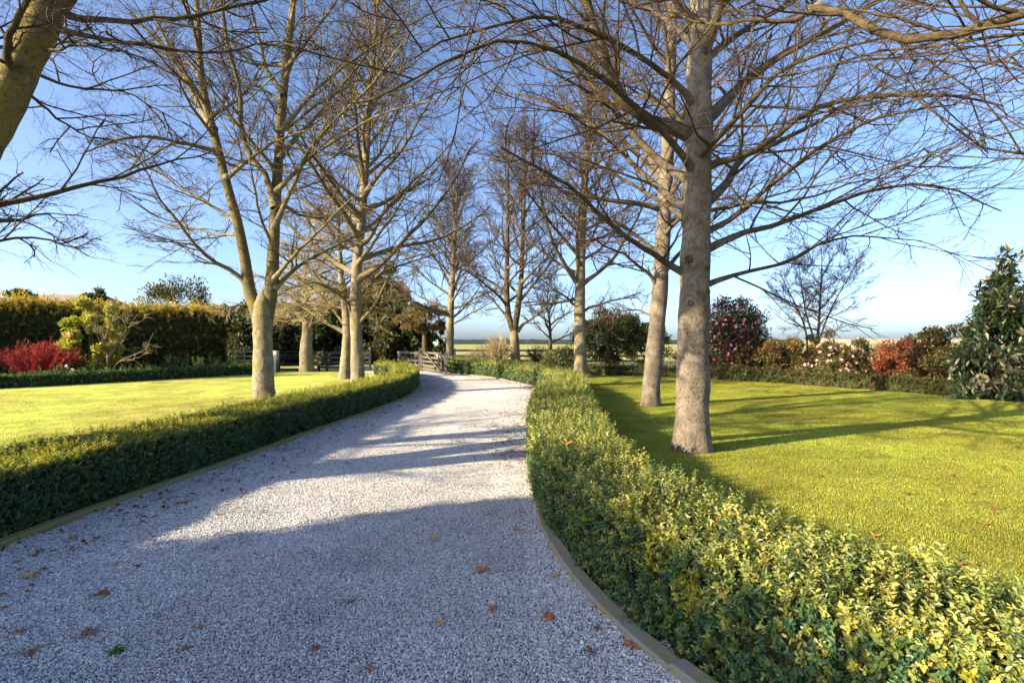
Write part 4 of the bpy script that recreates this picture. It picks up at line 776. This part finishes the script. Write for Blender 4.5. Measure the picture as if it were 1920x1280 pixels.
# pale post, wire gate and pipe gate at left
V, Fc = bx(-.09, .09, -.07, .07, -.03, 1.12); link('gate_post', mesh('gate_post', V, Fc, M['pale_post']), None, (at(516, 27.6), 27.6, 0), 'pale square gate post beside the twin stemmed tree', 'post')
V, Fc = bx(-.07, .07, -.07, .07, -.03, 1.12); link('gate_post', mesh('gate_post', V, Fc, M['black_board']), None, (at(521.5, 27.5), 27.5, 0), 'black gate post right of the pale one', 'post')
def pipe_gate(name, label, a, b, zs, mat, r, uprights, brace=None):
    org = np.array([a[0], a[1], 0]); root = empty(name, org.tolist(), label, 'gate')
    for z in zs: V, Fc = tubes(np.array([[(a[0], a[1], z), (b[0], b[1], z)]]), np.full((1, 2), r), 8); link('bar', mesh('bar', V-org, Fc, mat, smooth=True), root)
    for f in uprights:
        x, y = a[0]+(b[0]-a[0])*f, a[1]+(b[1]-a[1])*f; V, Fc = tubes(np.array([[(x, y, zs[0]), (x, y, zs[-1])]]), np.full((1, 2), r), 8); link('upright', mesh('upright', V-org, Fc, mat, smooth=True), root)
    if brace:
        for (f0, z0, f1, z1, w_) in brace: link('brace', mesh('brace', beam((a[0]+(b[0]-a[0])*f0, a[1]-.05, z0), (a[0]+(b[0]-a[0])*f1, a[1]-.05, z1), .03, w_)[0]-org, bx(0, 1, 0, 1, 0, 1)[1], M['black_board']), root)
pipe_gate('wire_gate', 'thin barred black gate right of the pale post', (at(525, 28.2), 28.2), (at(597, 28.6), 28.6), [.14, .42, .7, .86, 1.06], M['black_board'], .018, (0, .5, 1), [(.80, 1.02, .95, .1, .10), (.70, 1.0, .84, .1, .08), (0, .12, 1, .12, .12)])
pipe_gate('pipe_gate', 'galvanised pipe gate at the end of the tall hedge', (at(440, 28.2), 28.2), (at(476, 28.2), 28.2), [.3, .6, .82, 1.06], M['galv'], .022, (0, .5, 1))
# house roof over the hedge
H = empty('house', (-44, 54, 0), 'house with brown tiled hip roof beyond the tall hedge', 'house')
link('wall', mesh('wall', *bx(-9, 7, -4, 4, -.05, 3.4), M['render']), H)
rv = np.array([(-9.5, -4.6, 3.38), (7.5, -4.6, 3.38), (7.5, 4.6, 3.38), (-9.5, 4.6, 3.38), (-6, 0, 6.35), (2.6, 0, 6.35)]); me = bpy.data.meshes.new('roof'); me.from_pydata(rv.tolist(), [], [[0, 1, 5, 4], [1, 2, 5], [2, 3, 4, 5], [3, 0, 4], [3, 2, 1, 0]]); me.materials.append(M['roof']); link('roof', me, H)
for wx in (-6, -1.5, 3): wv = link('window', mesh('window', *bx(wx-.8, wx+.8, -4.06, -3.99, 1.0, 2.3), M['pale_post']), H); link('pane', mesh('pane', *bx(wx-.72, wx+.72, -4.075, -4.055, 1.08, 2.22), M['glass']), wv)
S_ = empty('shed', (at(806, 52), 52, 0), 'pale green farm shed glimpsed behind the farm gate', 'shed')
link('wall', mesh('wall', *bx(-1.6, 1.6, -1.5, 1.5, -.05, 2.0), M['shed']), S_); rv = np.array([(-1.8, -1.7, 1.98), (1.8, -1.7, 1.98), (1.8, 1.7, 1.98), (-1.8, 1.7, 1.98), (-1.8, 0, 2.6), (1.8, 0, 2.6)])
me = bpy.data.meshes.new('roof'); me.from_pydata(rv.tolist(), [], [[0, 1, 5, 4], [1, 2, 5], [2, 3, 4, 5], [3, 0, 4], [3, 2, 1, 0]]); me.materials.append(M['galv']); link('roof', me, S_)
link('door', mesh('door', *bx(-.5, .4, -1.54, -1.49, 0, 1.8), M['grey_board']), S_)
def belt(name, label, x0, x1, y, depth, h, mat, seed, step):
    n = int((x1-x0)/step); xs = np.linspace(x0, x1, n); r = np.random.default_rng(seed); P = []
    for x in xs:
        k = h*(.85+.25*r.random()); P += [(x, y, -.1), (x, y-.3, k*.6), (x, y+depth*.2, k), (x, y+depth*.7, k*.97), (x, y+depth, -.1)]
    i = (np.arange(n-1)[:, None]*5+np.arange(4)).ravel(); o = link(name, mesh(name, np.array(P), np.stack([i, i+1, i+6, i+5], 1), mat, smooth=True), kind='stuff'); o['label'] = label
belt('shelterbelt', 'dark line of far shelterbelt trees on the horizon beyond the paddock', -260, 160, 300, 12, 2.9, M['far_hedge'], 1, 2.5)
belt('far_trees', 'pale tan line of far trees on the right horizon', 70, 900, 380, 30, 3.4, M['hill'], 2, 5)
belt('far_trees', 'far dark trees on the left horizon behind the house', -900, -120, 420, 30, 7, M['far_hedge'], 3, 6)

# ------------------------------------------------------------------ gravel stones and grass: instanced tiles (stuff)
def tile_object(name, pts, rots, idx, tiles, label, col=None):
    n = len(pts); return inst_object(name, inst_group(name, tiles), np.array(pts), np.c_[np.zeros(n), np.zeros(n), rots], np.ones(n), idx, None, col, label)

import bmesh
bm = bmesh.new(); bmesh.ops.create_icosphere(bm, subdivisions=1, radius=1); icoV = np.array([v.co[:] for v in bm.verts]); icoF = np.array([[v.index for v in f.verts] for f in bm.faces]); bm.free()
TS = .36
def stone_tile(seed):
    r = np.random.default_rng(seed); k = 38; gx, gy = np.meshgrid(np.arange(k), np.arange(k)); n = k*k
    P = np.c_[((gx.ravel()+.5)/k-.5)*TS, ((gy.ravel()+.5)/k-.5)*TS, np.zeros(n)]; P[:, :2] += r.normal(0, .0035, (n, 2)); P[:, 2] = .001+.005*r.random(n)
    S = np.c_[r.uniform(.0048, .009, n), r.uniform(.004, .0072, n), r.uniform(.0035, .0058, n)]; big = r.random(n) < .06; S[big] *= 1.45
    V = icoV[None]*(1+r.normal(0, .16, (n, 12, 1)))*S[:, None]; a = r.random(n)*6.28; ti = r.normal(0, .35, n)
    y, z = V[..., 1]*np.cos(ti)[:, None]-V[..., 2]*np.sin(ti)[:, None], V[..., 1]*np.sin(ti)[:, None]+V[..., 2]*np.cos(ti)[:, None]; x = V[..., 0]
    V = np.stack([x*np.cos(a)[:, None]-y*np.sin(a)[:, None], x*np.sin(a)[:, None]+y*np.cos(a)[:, None], z], -1)+P[:, None]
    Fc = (icoF[None]+np.arange(n)[:, None, None]*12).reshape(-1, 3)
    col = pick(r, n, [(.40, .41, .43), (.53, .535, .54), (.63, .63, .62), (.72, .715, .70), (.48, .43, .38), (.20, .205, .22)], [3, 4, 3.6, 1.8, .8, 2.0])
    return mesh('stones', V.reshape(-1, 3), Fc, M['stone'], np.repeat(col, 12, 0))
rng = np.random.default_rng(5)
def inside(p, poly):
    x, y = p; c = False; j = len(poly)-1
    for i in range(len(poly)):
        if (poly[i][1] > y) != (poly[j][1] > y) and x < (poly[j][0]-poly[i][0])*(y-poly[i][1])/(poly[j][1]-poly[i][1])+poly[i][0]: c = not c
        j = i
    return c
inner_poly = [tuple(q) for q in offset(LK, -.13)]+[(-8.5, 29)]+[tuple(q) for q in offset(RK, .13)[::-1]]+[(6, -8)]
pts = [(x, y, .018) for y in np.arange(.6, 28.6, TS) for x in np.arange(-8, 3.4, TS) if inside((x, y), inner_poly) and abs(x) < y*1.25+1.0]
tile_object('gravel', pts, rng.integers(0, 4, len(pts))*math.pi/2, rng.integers(0, 5, len(pts)), [stone_tile(200+i) for i in range(5)], 'loose grey crushed stones on the drive',
    1+.16*fbm(np.array(pts), .28, 78)[:, None]*np.array([1, 1, .95])+.05*RNG.normal(size=(len(pts), 1)))

GT = .5
def grass_tile(seed, pal, n=1900, hgt=.019):
    r = np.random.default_rng(seed); b = np.c_[(r.random((n, 2))-.5)*GT*1.06, np.zeros(n)]; a = r.random(n)*6.28; h = hgt*(.55+.7*r.random(n)); w = .0022+.0016*r.random(n)
    ld = np.c_[np.cos(a), np.sin(a), np.zeros(n)]; sd = np.c_[-np.sin(a), np.cos(a), np.zeros(n)]; ln = r.uniform(.1, .75, n)[:, None]*h[:, None]; up = np.array([0, 0, 1.])
    m_ = b+up*h[:, None]*.6+ld*ln*.35; tp = b+up*h[:, None]+ld*ln
    V = np.stack([b-sd*w[:, None], b+sd*w[:, None], m_+sd*w[:, None]*.8, m_-sd*w[:, None]*.8, tp], 1).reshape(-1, 3); i = np.arange(n)[:, None]*5
    Fc = np.concatenate([i+np.array([[0, 1, 2]]), i+np.array([[0, 2, 3]]), i+np.array([[3, 2, 4]])])
    return mesh('blades', V, Fc, M['blade'], np.repeat(pick(r, n, pal, [2, 4, 3, 1.2]), 5, 0))
pts = []
for y in np.arange(1.5, 25, GT):
    e = np.interp(y, cR[:, 1], cR[:, 0])
    pts += [(x, y+rng.normal(0, .02), .006) for x in np.arange(e+.25, min(y*1.12+1.2, np.interp(y, [12, 15, 19, 22.5, 25], [14.4, 13.1, 11, 8.6, 4.4])), GT)]
for y in np.arange(4, 28, GT):
    e = np.interp(y, hl[:, 1], hl[:, 0]); pts += [(x, y, .006) for x in np.arange(max(-y*1.05-.5, np.interp(y, [12, 18, 21.5, 25, 28], [-22, -17.2, -14.8, -12.8, -12.4])), e-.2, GT)]
PALR = [(.17, .22, .034), (.25, .285, .044), (.345, .34, .057), (.45, .37, .10)]; PALL = [(.36, .41, .13), (.46, .50, .17), (.55, .545, .20), (.58, .53, .24)]  # same grass; the left lawn's brighter light is put into PALL
P_ = np.array(pts); left = P_[:, 0] < np.interp(P_[:, 1], LK[:, 1], LK[:, 0])
tile_object('grass', pts, rng.random(len(pts))*6.28, rng.integers(0, 4, len(pts))+4*left, [grass_tile(220+i, PALR) for i in range(4)]+[grass_tile(230+i, PALL) for i in range(4)], 'short mown grass blades of the lawns',
    1+.22*fbm(P_, .16, 77)[:, None]*np.array([.6, 1, .8])+.10*RNG.normal(size=(len(P_), 1)))

# ------------------------------------------------------------------ fallen leaves
def leaf_mesh(seed, mat):
    r = np.random.default_rng(seed); n = 30; a = np.linspace(-2.75, 2.75, n); lob = .5+.5*np.cos(a*5/1.1)
    rad = (.35+.65*lob**1.6)*(1-.28*np.abs(a)/2.75)*(1+r.normal(0, .06, n)); x, y = np.cos(a)*rad, np.sin(a)*rad
    curl = r.uniform(.15, .5); cx = r.uniform(-.6, .6); z = curl*(x*x*.5+y*y*(.4+cx))+.08*np.sin(a*4+seed)
    V = [(0, 0, 0)]+list(zip(x, y, z)); Fc = [[0, i+1, i+2] for i in range(n-1)]
    V += [(-.02, -.02, .0), (-.02, .02, 0), (-.75, .05, .12)]; Fc.append([n+1, n+2, n+3])
    V = np.array(V, float)*.5; V[:, 2] -= V[:, 2].min()-.004
    return mesh('fallen_leaf', V, np.array(Fc), mat, smooth=False)
LM = [leaf_mesh(i, M[k]) for i, k in enumerate(['leaf_brown', 'leaf_dark', 'leaf_tan', 'leaf_brown', 'leaf_brown', 'leaf_dark'])]
big = {(64, 1232): 'largest curled brown leaf on the gravel near the bottom left corner', (1025, 1165): 'crumpled dark brown leaf cluster on the gravel near the right edging',
       (1183, 1220): 'red brown lobed leaf beside the right edging near the bottom', (810, 1018): 'flat orange leaf alone in the middle of the drive', (908, 1078): 'dark brown leaf alone on the shaded gravel right of centre',
       (54, 1090): 'red brown leaf on the gravel below the left edging', (163, 1197): 'brown leaf just right of the largest curled leaf', (188, 1125): 'orange leaf alone on the gravel at left', (348, 947): 'long orange leaf in the shade below the left hedge'}
LP_ = [(31, 1036), (72, 1042), (126, 1031), (54, 1090), (188, 1125), (37, 1193), (163, 1197), (64, 1232), (224, 992), (248, 992), (182, 1015), (238, 1022), (292, 974), (313, 957), (348, 947), (412, 970), (447, 957), (462, 931), (507, 921), (406, 1034),
       (375, 904), (408, 898), (455, 883), (489, 889), (526, 899), (538, 878), (551, 891), (623, 862), (652, 874), (654, 909), (497, 967), (373, 1186), (350, 1226), (656, 1138), (592, 1226), (810, 1018), (908, 1078), (1041, 1088), (1025, 1165), (1118, 1187),
       (1183, 1220), (1108, 1231), (924, 1150), (824, 1177), (917, 970), (980, 967), (966, 999), (695, 1263), (1119, 1145), (700, 835), (740, 850), (780, 842), (970, 850), (985, 845), (975, 870), (480, 893), (300, 940), (430, 905), (820, 800), (730, 785)]
def zone(a, b):
    if b < 905 and a < 600: l = 'small brown leaf on the shaded gravel strip beside the left hedge, mid drive'
    elif b < 905 and a < 900: l = 'small brown leaf on the sunlit gravel in the middle distance'
    elif b < 905: l = 'small brown leaf at the foot of the right hedge in the tree shadow band'
    elif a < 560 and b < 1000: l = 'russet leaf on the shaded gravel between the left edging and the sunlit patch'
    elif a < 260: l = 'russet leaf on the near gravel close to the left edging'
    elif a > 950: l = 'brown leaf on the near gravel beside the right edging'
    else: l = 'brown leaf out on the shaded near gravel away from both edgings'
    return big.get((a, b), l), 'leaf', 'fallen leaves on the gravel'
rng = np.random.default_rng(9)
for i, (a, b) in enumerate(LP_):
    x, y = G(a, b); bigl = (a, b) in big
    o = link('fallen_leaf', LM[int(rng.integers(0, 6))], None, (x, y, .026), *zone(a, b))
    s = (.16 if bigl else rng.uniform(.07, .12)); o.scale = (s, s*rng.uniform(.6, 1), s*rng.uniform(.7, 1.4)); o.rotation_euler = (0, 0, rng.random()*6.28)
LL = [(1860, 958), (1845, 987), (1800, 1062), (1500, 905), (1455, 950), (1425, 862), (1700, 930), (1610, 890), (1420, 820), (1560, 870), (1780, 880), (1890, 885), (1640, 1010), (1820, 930), (1480, 790), (1590, 800), (1700, 770), (1400, 770)]
for i, (a, b) in enumerate(LL):
    x, y = G(a, b); o = link('fallen_leaf', LM[int(rng.integers(0, 6))], None, (x, y, .024), 'small brown leaf on the right lawn near the large grey trunk' if a < 1520 else ('small brown leaf on the right lawn towards the shrub border' if b < 900 else 'small brown leaf on the near right lawn beside the sunlit hedge'), 'leaf', 'fallen leaves on the right lawn')
    s = rng.uniform(.08, .14); o.scale = (s, s, s); o.rotation_euler = (0, 0, rng.random()*6.28)
# fine litter along the edges: bits of leaf nobody could count
def litter(name, label, P, s0, s1, seed):
    r = np.random.default_rng(seed); n = len(P); D = np.c_[r.normal(size=(n, 2)), r.normal(0, .25, n)]; L = r.uniform(s0, s1, n); V, Fc = leaves(P, D, np.tile([0, 0, 1.], (n, 1))+r.normal(0, .3, (n, 3)), L, L*.6, .2)
    V[:, 2] = np.maximum(V[:, 2], .02); o = link(name, mesh(name, V, Fc, M['petal'], np.repeat(pick(r, n, [(.30, .10, .035), (.18, .06, .03), (.42, .20, .08), (.10, .04, .025)], [3, 3, 2, 1]), 4, 0)), kind='stuff'); o['label'] = label
r = np.random.default_rng(12); k = r.integers(20, 100, 1700); e = offset(LK, .0)[k]; w = np.abs(r.normal(0, .5, 1700)); T = nrm(np.gradient(LK, axis=0))[k]; pl = e+np.stack([T[:, 1], -T[:, 0]], 1)*w[:, None]+r.normal(0, .1, (1700, 2))
k2 = r.integers(40, 128, 1500); w2 = np.abs(r.normal(0, .4, 1500)); T2 = nrm(np.gradient(RK, axis=0))[k2]; pr_ = RK[k2]-np.stack([T2[:, 1], -T2[:, 0]], 1)*w2[:, None]+r.normal(0, .1, (1500, 2))
litter('leaf_litter', 'crumbled brown leaf litter along the drive edges', np.c_[np.r_[pl, pr_], np.full(3200, .03)], .02, .075, 13)
n = 700; pp = np.c_[r.uniform(1.8, 14, n), r.uniform(3, 22, n)]; pp = pp[pp[:, 0] > np.interp(pp[:, 1], cR[:, 1], cR[:, 0])+.6]
litter('lawn_litter', 'scattered small leaf bits on the right lawn', np.c_[pp, np.full(len(pp), .035)], .03, .08, 14)
# leaves caught on top of the right hedge
n = 60; k = r.integers(6, 70, n); pp = cR[k]+r.normal(0, .15, (n, 2))
for i in range(22):
    o = link('fallen_leaf', LM[int(rng.integers(0, 6))], None, (pp[i, 0], pp[i, 1], .615+rng.uniform(-.01, .02)), 'brown leaf caught on top of the near end of the sunlit hedge' if pp[i, 1] < 4 else ('brown leaf caught on top of the sunlit hedge beside the large grey trunk' if pp[i, 1] < 8.5 else 'brown leaf caught on top of the sunlit hedge near the bend'), 'leaf', 'leaves caught in the right hedge'); s = rng.uniform(.06, .10); o.scale = (s, s, s*1.8); o.rotation_euler = (rng.normal(0, .4), rng.normal(0, .4), rng.random()*6.28)
# green weed tuft on the gravel
r = np.random.default_rng(15); n = 60; x, y = G(218, 1232); D = np.c_[r.normal(size=(n, 2)), np.abs(r.normal(.5, .4, n))]; L = r.uniform(.02, .04, n); V, Fc = leaves(np.c_[r.normal(0, .012, (n, 2)), np.full(n, .016)], D, r.normal(size=(n, 3)), L, L*.4)
link('weed', mesh('weed', V, Fc, M['leaf'], np.repeat(pick(r, n, [(.06, .16, .03), (.10, .22, .04)], [1, 1]), 4, 0)), None, (x, y, .006), 'tiny green weed tuft on the gravel at lower left', 'weed')
print('TRIS', sum(len(o.data.loops)-2*len(o.data.polygons) for o in scene.objects if o.type == 'MESH'), 'OBJS', len(scene.objects))
